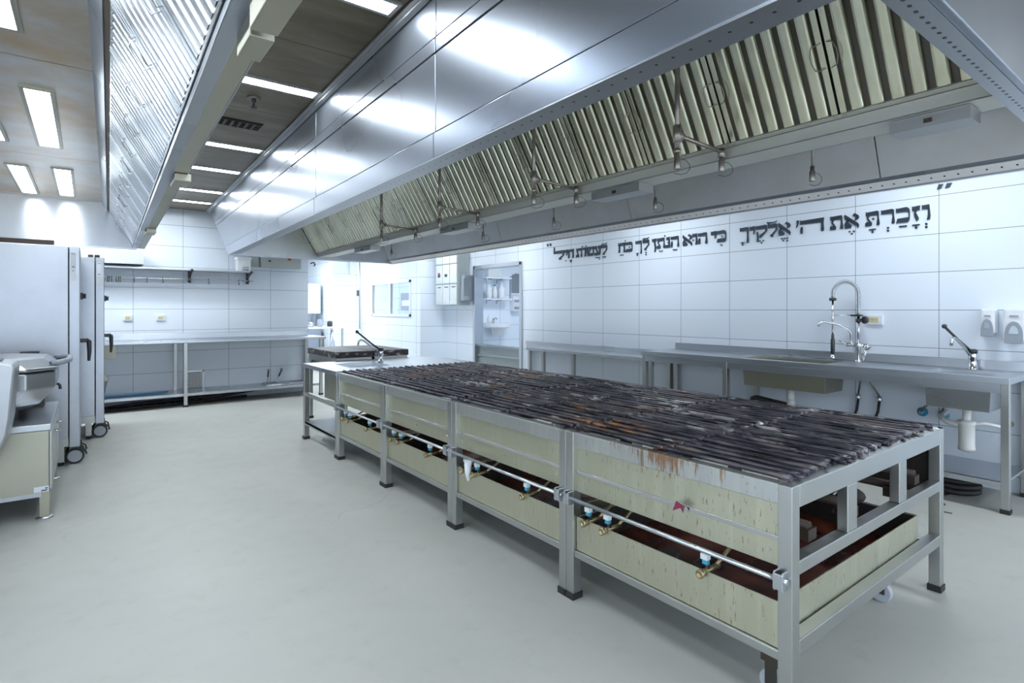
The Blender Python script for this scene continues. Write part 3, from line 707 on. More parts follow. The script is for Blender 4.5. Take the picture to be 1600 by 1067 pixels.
# ---------------------------------------------------------------- right wall: low table, sink bench, faucets, plumbing
lt = thing('low_table', 'plain low stainless table along the right wall, left of the sink bench', 'table', (5.0, 5.2, 0))
LX0 = 4.89
MB().hexa([(LX0, 3.90, .755), (XR - .004, 3.90, .755), (XR - .004, 6.60, .755), (LX0, 6.10, .755), (LX0, 3.90, .79), (XR - .004, 3.90, .79), (XR - .004, 6.60, .79), (LX0, 6.10, .79)]).build('tabletop', 'steel_clean', lt, bevel=.004)
MB().box(XR - .03, XR - .002, 3.90, 6.60, .79, .85).build('backsplash', 'steel_clean', lt, bevel=.003)
for xx, yy in ((LX0 + .02, 3.93), (LX0 + .02, 5.16), (LX0 + .02, 5.75), (XR - .07, 3.93), (XR - .07, 6.45)): leg(lt, xx, xx + .045, yy, yy + .045, .755)
sb = thing('sink_bench', 'long stainless bench with two sinks under the wall verse', 'sink bench', (5.0, 2.4, 0))
BX0 = 4.69; Y0, Y1 = .905, 3.895; ZT = .878
S1 = (4.80, 5.15, 2.07, 2.80); S2 = (4.80, 5.15, 1.02, 1.40)
m = MB()
m.box(BX0, S1[0], Y0, Y1, ZT - .04, ZT); m.box(S1[1], XR - .004, Y0, Y1, ZT - .04, ZT)
for a_, b_ in ((Y0, S2[2]), (S2[3], S1[2]), (S1[3], Y1)): m.box(S1[0], S1[1], a_, b_, ZT - .04, ZT)
m.build('worktop', 'steel_clean', sb)
MB().box(BX0 - .002, BX0 + .01, Y0, Y1, ZT - .042, ZT + .004).build('front_edge', 'steel_clean', sb, bevel=.003)
MB().box(XR - .026, XR - .002, Y0, Y1, ZT, .948).build('backsplash', 'steel_clean', sb, bevel=.003)
MB().box(BX0 + .018, BX0 + .05, Y0 + .02, Y1 - .02, .775, ZT - .04).build('apron', 'steel_clean', sb, bevel=.003)
for q in (S1, S2):
    MB().open_box(q[0] - .002, q[1] + .002, q[2] - .002, q[3] + .002, .628, ZT - .004, .003, .014).build('sink_bowl', 'steel_clean' if q is S2 else 'steel_beige', sb, bevel=.012)
for xx in (BX0 + .015, XR - .07):
    for yy in (Y0 + .005, 2.9, Y1 - .055): leg(sb, xx, xx + .045, yy, yy + .045, .84)
MB().box(BX0 + .02, XR - .03, Y0 + .03, Y1 - .06, .185, .20).box(BX0 + .015, BX0 + .04, Y0 + .05, Y1 - .06, .165, .2).build('undershelf', 'steel_clean', sb)

lever_faucet('chrome faucet with a long black lever at the near right sink', 5.21, 1.215, ZT, (-.75, .25, 0), (-.6, .33, 0))
pf = thing('spray_faucet', 'tall pre-rinse spray faucet with coiled spring at the middle sink', 'faucet', (5.22, 1.985, ZT))
fx, fy = 5.215, 1.985
m = MB().lathe((fx, fy, ZT), [(.028, 0), (.028, .012), (.018, .016), (.018, .12)], 16); m.cyl((fx, fy + .09, ZT + .14), (fx, fy - .05, ZT + .14), .017, 12)
m.cyl((fx, fy - .05, ZT + .14), (fx - .01, fy - .085, ZT + .12), .02, 12); m.build('mixer_body', 'chrome', pf)
MB().tube([(fx, fy + .08, ZT + .14), (fx - .03, fy + .15, ZT + .175)], .006, 8).build('handle', 'chrome', pf)
MB().tube([(fx, fy - .03, ZT + .0), (fx, fy - .065, ZT + .12)], .011, 8).build('inlet', 'chrome', pf)
MB().cyl((fx, fy, ZT + .12), (fx, fy, ZT + .41), .011, 12).build('riser_pipe', 'chrome', pf)
P = [(fx - .01, fy + .05, ZT + .14), (fx - .01, fy + .055, ZT + .24), (fx - .03, fy + .07, ZT + .275), (fx - .10, fy + .12, ZT + .315), (fx - .20, fy + .19, ZT + .34), (fx - .235, fy + .215, ZT + .33), (fx - .24, fy + .22, ZT + .30)]
MB().tube(P, .009, 10).build('side_spout', 'chrome', pf)
m = MB().lathe((fx, fy, ZT + .335), [(.02, 0), (.02, .03)], 14); m.lathe((fx - .0, fy - .05, ZT + .355), [(.03, -.012), (.032, 0), (.03, .012)], 18, (.6, -.4, 0)); m.box(fx - .03, fx + .02, fy - .03, fy + .05, ZT + .385, ZT + .40)
m.build('clamp_knob', 'dark_plastic', pf)
MB().tube([(fx - .02, fy + .04, ZT + .395), (fx - .11, fy + .15, ZT + .395)], .004, 6).build('hook_rod', 'chrome', pf)
# spring arc from riser to hanging hose
hx, hy = fx - .12, fy + .155
arc = []
for k in range(9): arc.append(Vector((fx, fy, ZT + .40 + .012 * k + .07 * k / 8)))
top = arc[-1][2]
for k in range(1, 25):
    a_ = PI * k / 24; c_ = (1 - math.cos(a_)) / 2
    arc.append(Vector((fx + (hx - fx) * c_, fy + (hy - fy) * c_, top + .115 * math.sin(a_))))
arc.append(Vector((hx, hy, top - .03)))
MB().tube(arc, .008, 8).build('hose', 'grey_plastic', pf)
def helix(path, r, turns):
    L = [0.]
    for a_, b_ in zip(path[:-1], path[1:]): L.append(L[-1] + (b_ - a_).length)
    tot = L[-1]; out = []; u = Vector((1, 0, 0)); N = turns * 9
    for q in range(N + 1):
        d_ = tot * q / N; i_ = max(0, min(len(path) - 2, next((j for j in range(len(L) - 1) if L[j + 1] >= d_), len(path) - 2)))
        f_ = (d_ - L[i_]) / max(1e-6, L[i_ + 1] - L[i_]); p_ = path[i_].lerp(path[i_ + 1], min(1, f_)); t_ = (path[i_ + 1] - path[i_]).normalized()
        u = (u - t_ * u.dot(t_)).normalized(); v_ = t_.cross(u); an = 2 * PI * turns * q / N
        out.append(p_ + (u * math.cos(an) + v_ * math.sin(an)) * r)
    return out
MB().tube(helix(arc, .017, 40), .0028, 5).build('spring', 'chrome', pf)
MB().lathe((hx, hy, top - .035), [(.028, -.012), (.028, .012)], 16).build('spring_collar', 'dark_plastic', pf)
MB().cyl((hx, hy, top - .04), (hx, hy, ZT + .22), .008, 10).build('hose_pipe', 'chrome', pf)
MB().lathe((hx, hy, ZT + .06), [(.012, 0), (.017, .01), (.017, .12), (.012, .14), (.012, .17)], 14).build('spray_grip', 'dark_plastic', pf)
MB().lathe((hx, hy, ZT + .012), [(.02, 0), (.02, .02), (.012, .05)], 14).build('spray_head', 'chrome', pf)

def outlet(label, face, px, pz, u, wid=.10, hgt=.085, plug='outlet_yellow'):
    r = thing('wall_outlet', label, 'outlet', (px, u, pz) if face == 'x' else (u, px, pz), 'wall outlets')
    def bx(a0, a1, z0, z1, d0, d1): 
        return MB().box(px - d1, px - d0, u + a0, u + a1, z0, z1) if face == 'x' else MB().box(u + a0, u + a1, px - d1, px - d0, z0, z1)
    bx(-wid / 2, wid / 2, pz - hgt / 2, pz + hgt / 2, .001, .02).build('plate', 'white_plastic', r, bevel=.004)
    so = bx(-wid * .28, wid * .28, pz - hgt * .27, pz + hgt * .27, .019, .023).build('socket', plug, r, bevel=.002)
    for q in (-.012, .012): bx(q - .002, q + .002, pz - .004, pz + .006, .023, .0245).build('pin_hole', 'ink', so)
outlet('wall outlet with yellow socket on the right wall beside the spray faucet', 'x', XR, 1.235, 1.895, .13, .085)
outlet('left wall outlet above the back bench', 'y', YB, 1.208, .433)
outlet('right wall outlet above the back bench', 'y', YB, 1.205, .817)

def dispenser(label, y0, y1, z0, z1, dep):
    r = thing('soap_dispenser', label, 'dispenser', (XR, (y0 + y1) / 2, z0), 'soap dispensers by the sinks'); yc = (y0 + y1) / 2; w_ = (y1 - y0)
    MB().hexa([(XR - dep, y0 + .008, z0 + .02), (XR - .002, y0, z0 + .02), (XR - .002, y1, z0 + .02), (XR - dep, y1 - .008, z0 + .02), (XR - dep + .012, y0 + .010, z1), (XR - .002, y0, z1), (XR - .002, y1, z1), (XR - dep + .012, y1 - .010, z1)]).build('casing', 'white_plastic', r, bevel=.014, seg=3)
    hh = (z1 - z0) * .66; P = []
    for k in range(13):
        a_ = PI * k / 12; P.append((XR - dep - .004, yc + math.cos(a_) * w_ * .36, z0 + hh * .35 + math.sin(a_) * hh * .62))
    P += [(XR - dep - .004, yc - w_ * .36, z0), (XR - dep - .004, yc + w_ * .36, z0)]
    MB().prism(P, (.035, 0, 0)).build('lever', 'grey_plastic', r, bevel=.004)
    P = [(XR - dep - .007, yc + math.cos(PI * k / 12) * w_ * .19, z0 + hh * .42 + math.sin(PI * k / 12) * hh * .36) for k in range(13)]
    MB().prism(P, (.01, 0, 0)).build('sight_window', 'mirror_grey', r)
    MB().box(XR - dep - .001, XR - dep + .012, yc - w_ * .17, yc + w_ * .17, z1 - .055, z1 - .045).build('badge', 'grey_plastic', r)
dispenser('smaller white soap dispenser, left of the pair on the right wall', 1.085, 1.185, 1.125, 1.325, .09)
dispenser('larger white soap dispenser, right of the pair at the photo edge', .915, 1.055, 1.08, 1.325, .10)

def trap(label, x, y, ztop):
    r = thing('drain_trap', label, 'drain', (x, y, .3))
    MB().cyl((x, y, ztop), (x, y, ztop - .12), .026, 14).build('tail_pipe', 'pvc_white', r)
    MB().lathe((x, y, ztop - .32), [(.03, 0), (.05, .01), (.052, .03), (.048, .035), (.048, .19), (.054, .195), (.054, .215), (.03, .225)], 20).build('trap_cup', 'pvc_white', r)
    MB().tube([(x, y + .04, ztop - .14), (x + .03, y + .12, ztop - .13), (x + .06, y + .17, ztop - .10), (XR, y + .2, ztop - .1)], .02, 10).build('outlet_pipe', 'pvc_white', r)
    MB().tube([(x, y - .04, ztop - .12), (x + .04, y - .1, ztop - .11), (x + .09, y - .17, ztop - .13), (XR, y - .18, ztop - .135)], .012, 8).build('overflow_hose', 'pvc_white', r)
    MB().lathe((XR - .002, y - .18, ztop - .135), [(.02, 0), (.02, -.03)], 12, (1, 0, 0)).build('wall_fitting', 'brass', r)
trap('white plastic bottle trap under the near right sink', 5.0, 1.20, .628)
r = thing('drain_pipe', 'white drain pipe with a black elbow under the middle sink', 'drain', (5.0, 2.45, .4))
MB().cyl((5.0, 2.45, .628), (5.0, 2.45, .42), .028, 14).build('tail_pipe', 'pvc_white', r)
MB().lathe((5.0, 2.45, .47), [(.034, 0), (.034, .05)], 14).build('collar', 'pvc_white', r)
MB().tube([(5.0, 2.48, .46), (5.02, 2.62, .47), (5.05, 2.80, .485), (5.06, 2.84, .475), (5.06, 2.86, .43)], .026, 12).build('black_elbow', 'black_rubber', r)
def supply(label, y, z, cap, y2, z2, x2=5.2):
    r = thing('supply_hose', label, 'hose', (XR, y, z), 'sink supply hoses')
    if cap: MB().lathe((XR - .002, y, z), [(.038, 0), (.034, -.012), (.012, -.016), (.012, -.03)], 18, (1, 0, 0)).build('rosette', 'blue_cap', r)
    MB().lathe((XR - .02, y, z), [(.012, 0), (.016, -.01), (.014, -.03)], 12, (1, 0, 0)).build('valve', 'chrome', r)
    MB().tube([(XR - .04, y, z), (XR - .07, y - (y - y2) * .2, z + .05), (x2 + .02, y - (y - y2) * .7, z2 - .05), (x2, y2, z2)], .007, 8).build('braided_hose', 'pipe_steel', r)
supply('left steel hose with blue wall rosette under the near right sink', 1.555, .505, True, 1.40, .66)
supply('right steel hose with blue wall rosette under the near right sink', 1.415, .50, True, 1.37, .64)
for i, (y, yb_) in enumerate(((2.0, 1.94), (1.84, 1.98))):
    r = thing('supply_hose', ['left supply hose with black lower part, right of the middle sink', 'right supply hose with black lower part, right of the middle sink'][i], 'hose', (5.25, y, .55), 'sink supply hoses')
    MB().tube([(5.2, yb_, .80), (5.22, (y + yb_) / 2, .73), (5.25, y, .60)], .008, 8).build('braided_hose', 'pipe_steel', r)
    MB().lathe((5.25, y, .555), [(.018, 0), (.022, .01), (.018, .045)], 12).build('valve', 'chrome', r)
    MB().tube([(5.25, y, .555), (5.25, y + .01, .47), (5.26, y + .05, .36), (5.27, y + .1, .22)], .011, 8).build('black_hose', 'black_rubber', r)
m = MB()
for k in range(3):
    m.tube([(5.0 + .10 * math.cos(a_) + .01 * k, 1.35 + .22 * math.sin(a_), .028 + .035 * k + .006 * math.sin(3 * a_)) for a_ in [j * 2 * PI / 24 for j in range(25)]], .02, 8)
tag(m.build('coiled_hose', 'black_rubber'), 'black hose coiled on the floor below the sink bench shelf', 'hose')
tag(MB().tube([(5.0, 1.25, .006), (4.75, 1.30, .006), (4.60, 1.22, .005), (4.50, 1.28, .005), (4.42, 1.24, .005), (4.44, 1.14, .005)], .0035, 6).build('loose_cable', 'dark_plastic'), 'thin dark cable end lying on the floor in front of the sink bench', 'cable')

# ---------------------------------------------------------------- wall verse
G = {
 'vav': [[(0, .72), (0, 1.02), (.1, .97), (.85, 1), (.9, .72)], [(.68, .75), (.9, .75), (1, .25), (.92, .02), (.58, 0), (.68, .3)]],
 'zayin': [[(0, .70), (0, 1), (.1, .95), (1, 1), (.95, .70)], [(.36, .73), (.62, .73), (.52, .55), (.86, .2), (.8, .08), (.55, 0), (.3, .3), (.22, .5)]],
 'kaf': [[(0, .70), (.8, .70), (.91, .62), (.92, .32), (.1, .29), (0, 0), (.85, 0), (.97, .12), (1, .3), (1, .75), (.93, .93), (.75, 1), (.06, .95), (0, 1)]],
 'resh': [[(0, .70), (.8, .70), (.83, .5), (.76, .02), (.92, 0), (1, .1), (.93, .6), (.93, .93), (.8, 1), (.06, .95), (0, 1)]],
 'tav': [[(.05, .70), (.82, .70), (.84, .5), (.78, .02), (.95, 0), (1, .12), (.93, .55), (.92, .93), (.85, 1), (.11, .95), (.05, 1)], [(.13, .72), (.32, .72), (.22, .55), (.47, .2), (.43, 0), (0, 0), (0, .22), (.12, .31), (.27, .27), (.12, .5)]],
 'alef': [[(0, .82), (.03, 1), (.13, .93), (.95, .30), (1, .14), (.93, -.04), (.85, .10), (.05, .66)], [(.55, .88), (.7, 1.03), (.95, .86), (1, .68), (.88, .54), (.80, .60), (.83, .70)], [(.68, .50), (.78, .54), (.86, .66), (.78, .72)], [(.02, 0), (.05, .08), (0, .3), (.12, .52), (.26, .66), (.36, .58), (.24, .45), (.52, .16), (.44, 0)]],
 'he': [[(0, .70), (.8, .70), (.83, .5), (.76, .02), (.92, 0), (1, .1), (.93, .6), (.93, .93), (.88, 1), (.06, .95), (0, 1)], [(.06, .5), (.20, .56), (.23, .3), (.2, .02), (.02, 0), (0, .2)]],
 'wide_he': [[(0, .66), (.88, .66), (.90, .45), (.88, .02), (.97, 0), (1, .12), (.98, .6), (1, 1), (.04, .94), (0, 1)], [(.02, .45), (.10, .5), (.11, .3), (.09, -.03), (.02, -.05), (0, .15)]],
 'geresh': [[(.15, 1), (1, 1), (.95, .8), (.35, .48), (0, .45), (.35, .75)]],
 'lamed': [[(0, .68), (.85, .68), (.82, .5), (.45, .22), (.26, .15), (.28, 0), (.52, -.04), (.58, .13), (1, .48), (1, .92), (.88, 1), (.1, .95), (0, 1)], [(0, .98), (.15, 1.17), (.5, 1.14), (.8, 1.15), (.96, 1.22), (.86, 1.08), (.5, 1.06), (.25, 1.06), (.12, .96)]],
 'tall_lamed': [[(0, .66), (.86, .66), (.85, .45), (.6, .22), (.5, .1), (.54, -.06), (.68, -.04), (.7, .1), (.97, .42), (1, .95), (.93, 1), (.06, .97), (.1, 1.35), (.03, 1.48), (0, 1.2)]],
 'qof': [[(0, .68), (.86, .68), (.85, .5), (.32, .2), (.3, .05), (.4, -.02), (1, .48), (1, .92), (.9, 1), (.06, .95), (0, 1)], [(.05, .5), (.14, .5), (.21, .1), (.2, -.27), (.05, -.3), (.07, .1)]],
 'yod': [[(0, .66), (.74, .66), (.66, .38), (.76, .33), (.96, .6), (1, .9), (.9, 1), (.1, .95), (0, 1)]],
 'final_kaf': [[(0, .70), (.8, .70), (.82, .1), (.76, -.3), (.95, -.3), (1, -.1), (.94, .3), (.96, .9), (.88, 1), (.06, .95), (0, 1)]],
 'nun': [[(.28, .70), (.68, .70), (.68, .28), (.1, .26), (0, 0), (1, 0), (.96, .3), (.9, 1), (.4, .95), (.28, 1)]],
 'final_nun': [[(0, .70), (0, 1), (.1, .95), (1, 1), (.95, .70)], [(.42, .73), (.72, .73), (.95, .2), (.85, -.27), (.5, -.3), (.62, .1)]],
 'chet': [[(0, .70), (0, 1), (.08, .95), (1, 1), (.97, .70)], [(.08, .73), (.24, .73), (.27, .1), (.22, 0), (.02, 0), (.07, .35)], [(.76, .73), (.93, .73), (1, .15), (.95, 0), (.75, 0), (.8, .35)]],
 'ayin': [[(0, .68), (0, 1), (.1, .95), (.42, 1), (.42, .70)], [(.13, .71), (.33, .71), (.66, .28), (.5, .22)], [(.58, .68), (.58, 1), (1, 1), (1, .68)], [(.78, .7), (.98, .7), (.93, .1), (.8, 0), (0, 0), (.02, .27), (.74, .30)]],
 'shin': [[(0, .68), (0, 1), (.28, 1), (.28, .68)], [(.04, .70), (.2, .70), (.32, .30), (.84, .30), (.88, .70), (.98, .7), (.92, .1), (.82, 0), (.2, 0)], [(.38, .68), (.38, 1), (.64, 1), (.64, .68)], [(.44, .7), (.58, .7), (.38, .28), (.28, .32)], [(.75, .68), (.75, 1), (1, 1), (1, .68)]],
}
VERSE = [('vav', 1.557, 1.5, 'S'), ('zayin', 1.624, 1.571, 'T'), ('kaf', 1.736, 1.64, 'P'), ('resh', 1.844, 1.745, 'S'), ('tav', 1.965, 1.855, 'TD'), None,
 ('alef', 2.131, 2.013, 'G'), ('tav', 2.25, 2.14, ''), None, ('wide_he', 2.512, 2.302, ''), ('geresh', 2.551, 2.526, ''), None,
 ('alef', 2.721, 2.604, 'H'), ('lamed', 2.823, 2.733, 'O'), ('qof', 2.944, 2.835, 'G'), ('yod', 3.012, 2.956, ''), ('final_kaf', 3.119, 3.024, 'K'), None,
 ('kaf', 3.383, 3.276, 'ID'), ('yod', 3.451, 3.387, ''), None, ('he', 3.609, 3.496, ''), ('vav', 3.681, 3.619, 'd'), ('alef', 3.809, 3.686, ''), None,
 ('he', 3.968, 3.855, 'P'), ('nun', 4.047, 3.978, 'OD'), ('tav', 4.166, 4.047, 'E'), ('final_nun', 4.232, 4.172, ''), None, ('lamed', 4.374, 4.277, 'S'), ('final_kaf', 4.484, 4.385, 'K'), None,
 ('kaf', 4.642, 4.533, 'OD'), ('chet', 4.76, 4.648, 'P'), None, ('lamed', 5.052, 4.951, 'P'), ('ayin', 5.177, 5.061, 'Q'), ('shin', 5.329, 5.182, 'O'), ('vav', 5.401, 5.332, 'O'), ('tav', 5.521, 5.405, ''), None,
 ('chet', 5.685, 5.569, 'T'), ('yod', 5.758, 5.694, 'I'), ('tall_lamed', 5.98, 5.763, '')]
ZB, HT, XW = 2.032, .124, XR - .012
def poly(pts): return MB().prism([(XW, p_[0], p_[1]) for p_ in pts], (.010, 0, 0))
def dot(m, y, z, r=.0085): m.lathe((XW + .010, y, z), [(r, 0), (r, -.010)], 12, (1, 0, 0))
def barz(m, y, z, w_, h_=.010): m.box(XW, XW + .010, y - w_ / 2, y + w_ / 2, z - h_ / 2, z + h_ / 2)
wi = 0
SEEN = {}
for e in VERSE:
    if e is None: wi += 1; continue
    n_, ya, yb_, pts = e
    m = MB()
    for P in G[n_]:
        q = MB().prism([(XW, ya + (yb_ - ya) * u_, ZB + HT * v_) for u_, v_ in P], (.010, 0, 0)); m._add(q.v, q.f)
    key = (n_, wi); SEEN[key] = SEEN.get(key, 0) + 1
    lab = 'raised dark Hebrew letter %s, %s word from the right in the verse' % (n_.replace('_', ' '), ORDN[wi])
    o = tag(m.build('wall_letter', 'letter_metal'), lab, 'letter', 'letters of the wall verse')
    yc = (ya + yb_) / 2; zl = ZB - .030; M = MB(); any_ = True
    for c_ in pts:
        if c_ == 'S': dot(M, yc, zl); dot(M, yc, zl - .025)
        elif c_ == 'T': barz(M, yc, zl, .05); barz(M, yc, zl - .012, .009, .018); dot(M, yc, zl - .024)
        elif c_ == 'P': barz(M, yc, zl, .055, .012)
        elif c_ == 'K': barz(M, ya - .028, zl, .036); barz(M, ya - .028, zl - .012, .009, .018); dot(M, ya - .028, zl - .022)
        elif c_ == 'G': dot(M, yc - .017, zl, .0075); dot(M, yc + .017, zl, .0075); dot(M, yc, zl - .02, .0075)
        elif c_ == 'H': dot(M, yc + .025, zl, .0075); dot(M, yc, zl, .0075); dot(M, yc + .012, zl - .02, .0075); dot(M, yc - .028, zl, .0075); dot(M, yc - .028, zl - .024, .0075)
        elif c_ == 'Q': barz(M, yc + .015, zl, .045, .011); dot(M, yc - .03, zl, .0075); dot(M, yc - .03, zl - .024, .0075)
        elif c_ == 'E': dot(M, yc - .015, zl, .008); dot(M, yc + .015, zl, .008)
        elif c_ == 'I': dot(M, yc, zl)
        elif c_ == 'O': dot(M, ya + .004, ZB + HT + .016)
        elif c_ == 'D': dot(M, yc - .006, ZB + HT * .47)
        elif c_ == 'd': dot(M, ya - .008, ZB + HT * .42)
    if M.v: M.build('vowel_points', 'letter_metal', o)
for i, (ya, yb_) in enumerate(((1.458, 1.419), (1.406, 1.363))):
    tag(poly([(ya, 2.262), (ya - .018 * .6, 2.30), (yb_, 2.30), ((ya + yb_) / 2 - .006, 2.268)]).build('wall_letter', 'letter_metal'), ['left', 'right'][i] + ' opening quote mark at the right end of the wall verse', 'letter', 'letters of the wall verse')
for i, (ya, yb_) in enumerate(((6.128, 6.095), (6.067, 6.034))):
    tag(poly([(ya - .006, 2.236), (ya, 2.272), (yb_, 2.272), (yb_ + .006, 2.236)]).build('wall_letter', 'letter_metal'), ['left', 'right'][i] + ' closing quote mark at the far left end of the wall verse', 'letter', 'letters of the wall verse')

# ---------------------------------------------------------------- back wall
bb = thing('back_bench', 'long stainless bench with undershelf against the tiled back wall', 'bench', (1.5, 9.0, 0))
ZW = .905; bx0, bx1 = -.2, 2.95
MB().box(bx0, bx1, 8.66, YB - .003, ZW - .035, ZW).build('worktop', 'steel_clean', bb, bevel=.004)
MB().box(bx0, 2.84, YB - .03, YB - .003, ZW, .985).build('backsplash', 'steel_clean', bb, bevel=.003)
for xx in (-.1, 1.03, 2.86):
    leg(bb, xx, xx + .045, 8.67, 8.715, ZW - .035); leg(bb, xx - .06 if xx > 0 else xx, xx - .015 if xx > 0 else xx + .045, YB - .06, YB - .015, ZW - .035)
MB().box(bx0, 2.85, 8.68, YB - .01, .165, .18).box(bx0, 2.85, 8.675, 8.695, .15, .185).build('undershelf', 'steel_clean', bb)
MB().open_box(.02, .29, 8.72, 9.15, .70, ZW - .036, .003, .012).build('sink_bowl', 'steel_beige', bb, bevel=.01)
ws = thing('wall_shelf', 'long stainless wall shelf on black brackets above the back bench', 'shelf', (1.1, 9.1, 1.87))
MB().box(-.1, 1.99, 9.0, YB - .003, 1.872, 1.892).build('shelf_board', 'steel_clean', ws, bevel=.003)
for xx in (1.17, 1.945):
    m = MB().box(xx - .018, xx + .018, YB - .03, YB - .003, 1.71, 1.872); m.prism([(xx - .012, YB - .03, 1.80), (xx - .012, YB - .03, 1.83), (xx - .012, 9.02, 1.885), (xx - .012, 9.0, 1.865)], (.024, 0, 0)); m.ball((xx, 9.0, 1.88), .02, 6); m.cyl((xx, YB - .03, 1.735), (xx, 9.12, 1.752), .01, 8)
    m.build('bracket', 'dark_plastic', ws)
MB().cyl((-.1, 9.12, 1.755), (2.0, 9.12, 1.755), .006, 8).build('hanging_rail', 'chrome', ws)
h0 = None
for i, x in enumerate((.205, .222, .25, .30, .325, .345, .50, .645, .83, 1.40, 1.80)):
    lab = 'small metal S-hook on the rail under the wall shelf, %s from the left' % ORDN[i]
    if h0 is None:
        P = [(x, 9.12 + .009 * math.cos(a_), 1.755 + .009 * math.sin(a_)) for a_ in [-.4 + k * .45 for k in range(9)]]
        P = [(x, 9.109, 1.751), (x, 9.112, 1.765), (x, 9.12, 1.768), (x, 9.13, 1.762), (x, 9.128, 1.73), (x, 9.122, 1.70), (x, 9.112, 1.690), (x, 9.102, 1.697), (x, 9.101, 1.712)]
        h0 = tag(MB().tube(P, .004, 6).build('s_hook', 'dark_steel'), lab, 'hook', 'hooks on the rail')
    else:
        o = h0.copy(); COL.objects.link(o); o.location = h0.location + Vector((x - .205, 0, 0)); o['label'] = lab
ct = thing('carton_box', 'white cardboard box standing on the right end of the wall shelf', 'box', (1.87, 9.1, 1.892))
MB().box(1.765, 1.945, 9.02, 9.2, 1.892, 2.08).build('carton_body', 'carton', ct, bevel=.003)
MB().box(1.755, 1.955, 9.01, 9.21, 2.07, 2.10).build('carton_lid', 'carton', ct, bevel=.003)
m = MB()
for k in range(2): m.box(1.83 + .0 * k, 1.915, 9.017, 9.0205, 1.925 + k * .025, 1.932 + k * .025)
for k in range(3): m.box(1.83 + k * .03, 1.85 + k * .03, 9.017, 9.0205, 1.905, 1.917)
m.build('print', 'ink', ct)
cb = thing('control_box', 'grey control box with a red emergency button on the back wall under the hood', 'control box', (2.3, YB, 1.95))
MB().box(2.12, 2.72, 9.15, YB - .002, 1.975, 2.30).build('enclosure', 'box_grey', cb, bevel=.006)
MB().box(1.97, 2.10, 9.2, YB - .002, 1.98, 2.32).build('side_box', 'box_grey', cb, bevel=.004)
MB().lathe((2.53, 9.15, 2.12), [(.035, 0), (.035, -.006)], 18, (0, 1, 0)).build('button_ring', 'yellow_plastic', cb)
MB().lathe((2.53, 9.145, 2.12), [(.016, 0), (.016, -.02), (.026, -.022), (.026, -.038), (.02, -.044)], 18, (0, 1, 0)).build('emergency_button', 'red_plastic', cb)
MB().lathe((2.24, 9.15, 2.075), [(.014, 0), (.014, -.02)], 14, (0, 1, 0)).build('switch', 'dark_plastic', cb)
tag(MB().box(-.3, .60, 9.0, YB - .004, 1.93, 2.11).build('duct_casing', 'duct_paint', bevel=.004), 'white boxed duct on the back wall above the left end of the wall shelf', 'duct')
tag(MB().tube([(2.88, 9.20, 2.07), (2.93, 9.18, 2.09), (2.95, 9.18, 2.06), (2.93, 9.18, 2.03)], .011, 8).build('cable_hook', 'dark_plastic'), 'small black hook at the end of the back wall under the hood', 'hook')

vg = thing('wall_vent', 'perforated vent grille in the back wall behind the bench leg', 'vent', (1.2, YB, .02))
m = MB().box(1.10, 1.36, YB - .012, YB - .002, .02, .045); m.box(1.10, 1.36, YB - .012, YB - .002, .41, .435); m.box(1.10, 1.125, YB - .012, YB - .002, .02, .435); m.box(1.335, 1.36, YB - .012, YB - .002, .02, .435)
m.build('vent_frame', 'steel_clean', vg)
m = MB()
for r_ in range(13):
    for c_ in range(5): m.box(1.13 + c_ * .042 + (.018 if r_ % 2 else 0), 1.158 + c_ * .042 + (.018 if r_ % 2 else 0), YB - .008, YB - .003, .055 + r_ * .027, .068 + r_ * .027)
m.build('mesh_grille', 'steel_inner', vg)
MB().box(1.12, 1.34, YB - .003, YB - .001, .04, .415).build('back_plate', 'pvc_grey', vg)

dp = thing('drain_pipe', 'grey and white drain pipe rising from the left end of the back undershelf', 'drain', (.18, 9.0, .18))
MB().tube([(.14, 9.0, .182), (.16, 9.0, .30), (.18, 9.0, .40)], .026, 12).build('grey_pipe', 'pvc_grey', dp)
MB().tube([(.18, 9.0, .38), (.19, 9.0, .42), (.16, 9.0, .46), (.10, 9.0, .475), (.06, 9.0, .47)], .03, 12).build('white_elbow', 'pvc_white', dp)
tag(MB().tube([(.02, 8.86, .192), (.25, 8.87, .194), (.55, 8.90, .195), (.85, 8.92, .197), (.88, 8.95, .196), (.6, 8.95, .194), (.3, 8.93, .195), (.05, 8.95, .193)], .010, 8).build('water_hose', 'blue_hose'), 'blue hose lying on the left half of the back undershelf', 'hose')
tag(MB().tube([(.1, 8.95, .03), (.5, 9.02, .05), (1.0, 9.05, .06), (1.5, 9.03, .07), (1.85, 9.02, .10), (2.1, 9.0, .13), (2.25, 9.0, .145)], .022, 8).build('floor_pipe', 'black_rubber'), 'black flexible pipe on the floor under the back bench', 'pipe')
tag(MB().tube([(.1, 8.84, .022), (.55, 8.88, .022), (1.0, 8.92, .022), (1.5, 9.0, .022), (1.9, 9.1, .022)], .02, 8).build('floor_hose', 'black_rubber'), 'black hose lying flat on the floor in front of the flexible pipe', 'hose')
for i in range(2):
    z = .185 + i * .016; x0 = 2.09 + .03 * i
    m = MB(); m.tube([(x0, 8.74, z + .006), (2.70, 8.74, z + .006), (2.70, 9.05, z + .006), (x0, 9.05, z + .006), (x0, 8.74, z + .006)], .005, 6)
    for k in range(12): m.cyl((x0 + .05 + k * .05, 8.74, z + .006), (x0 + .05 + k * .05, 9.05, z + .006), .0025, 5)
    tag(m.build('wire_rack', 'chrome'), ['lower', 'upper'][i] + ' of the two flat wire racks on the right of the back undershelf', 'rack', 'wire racks')
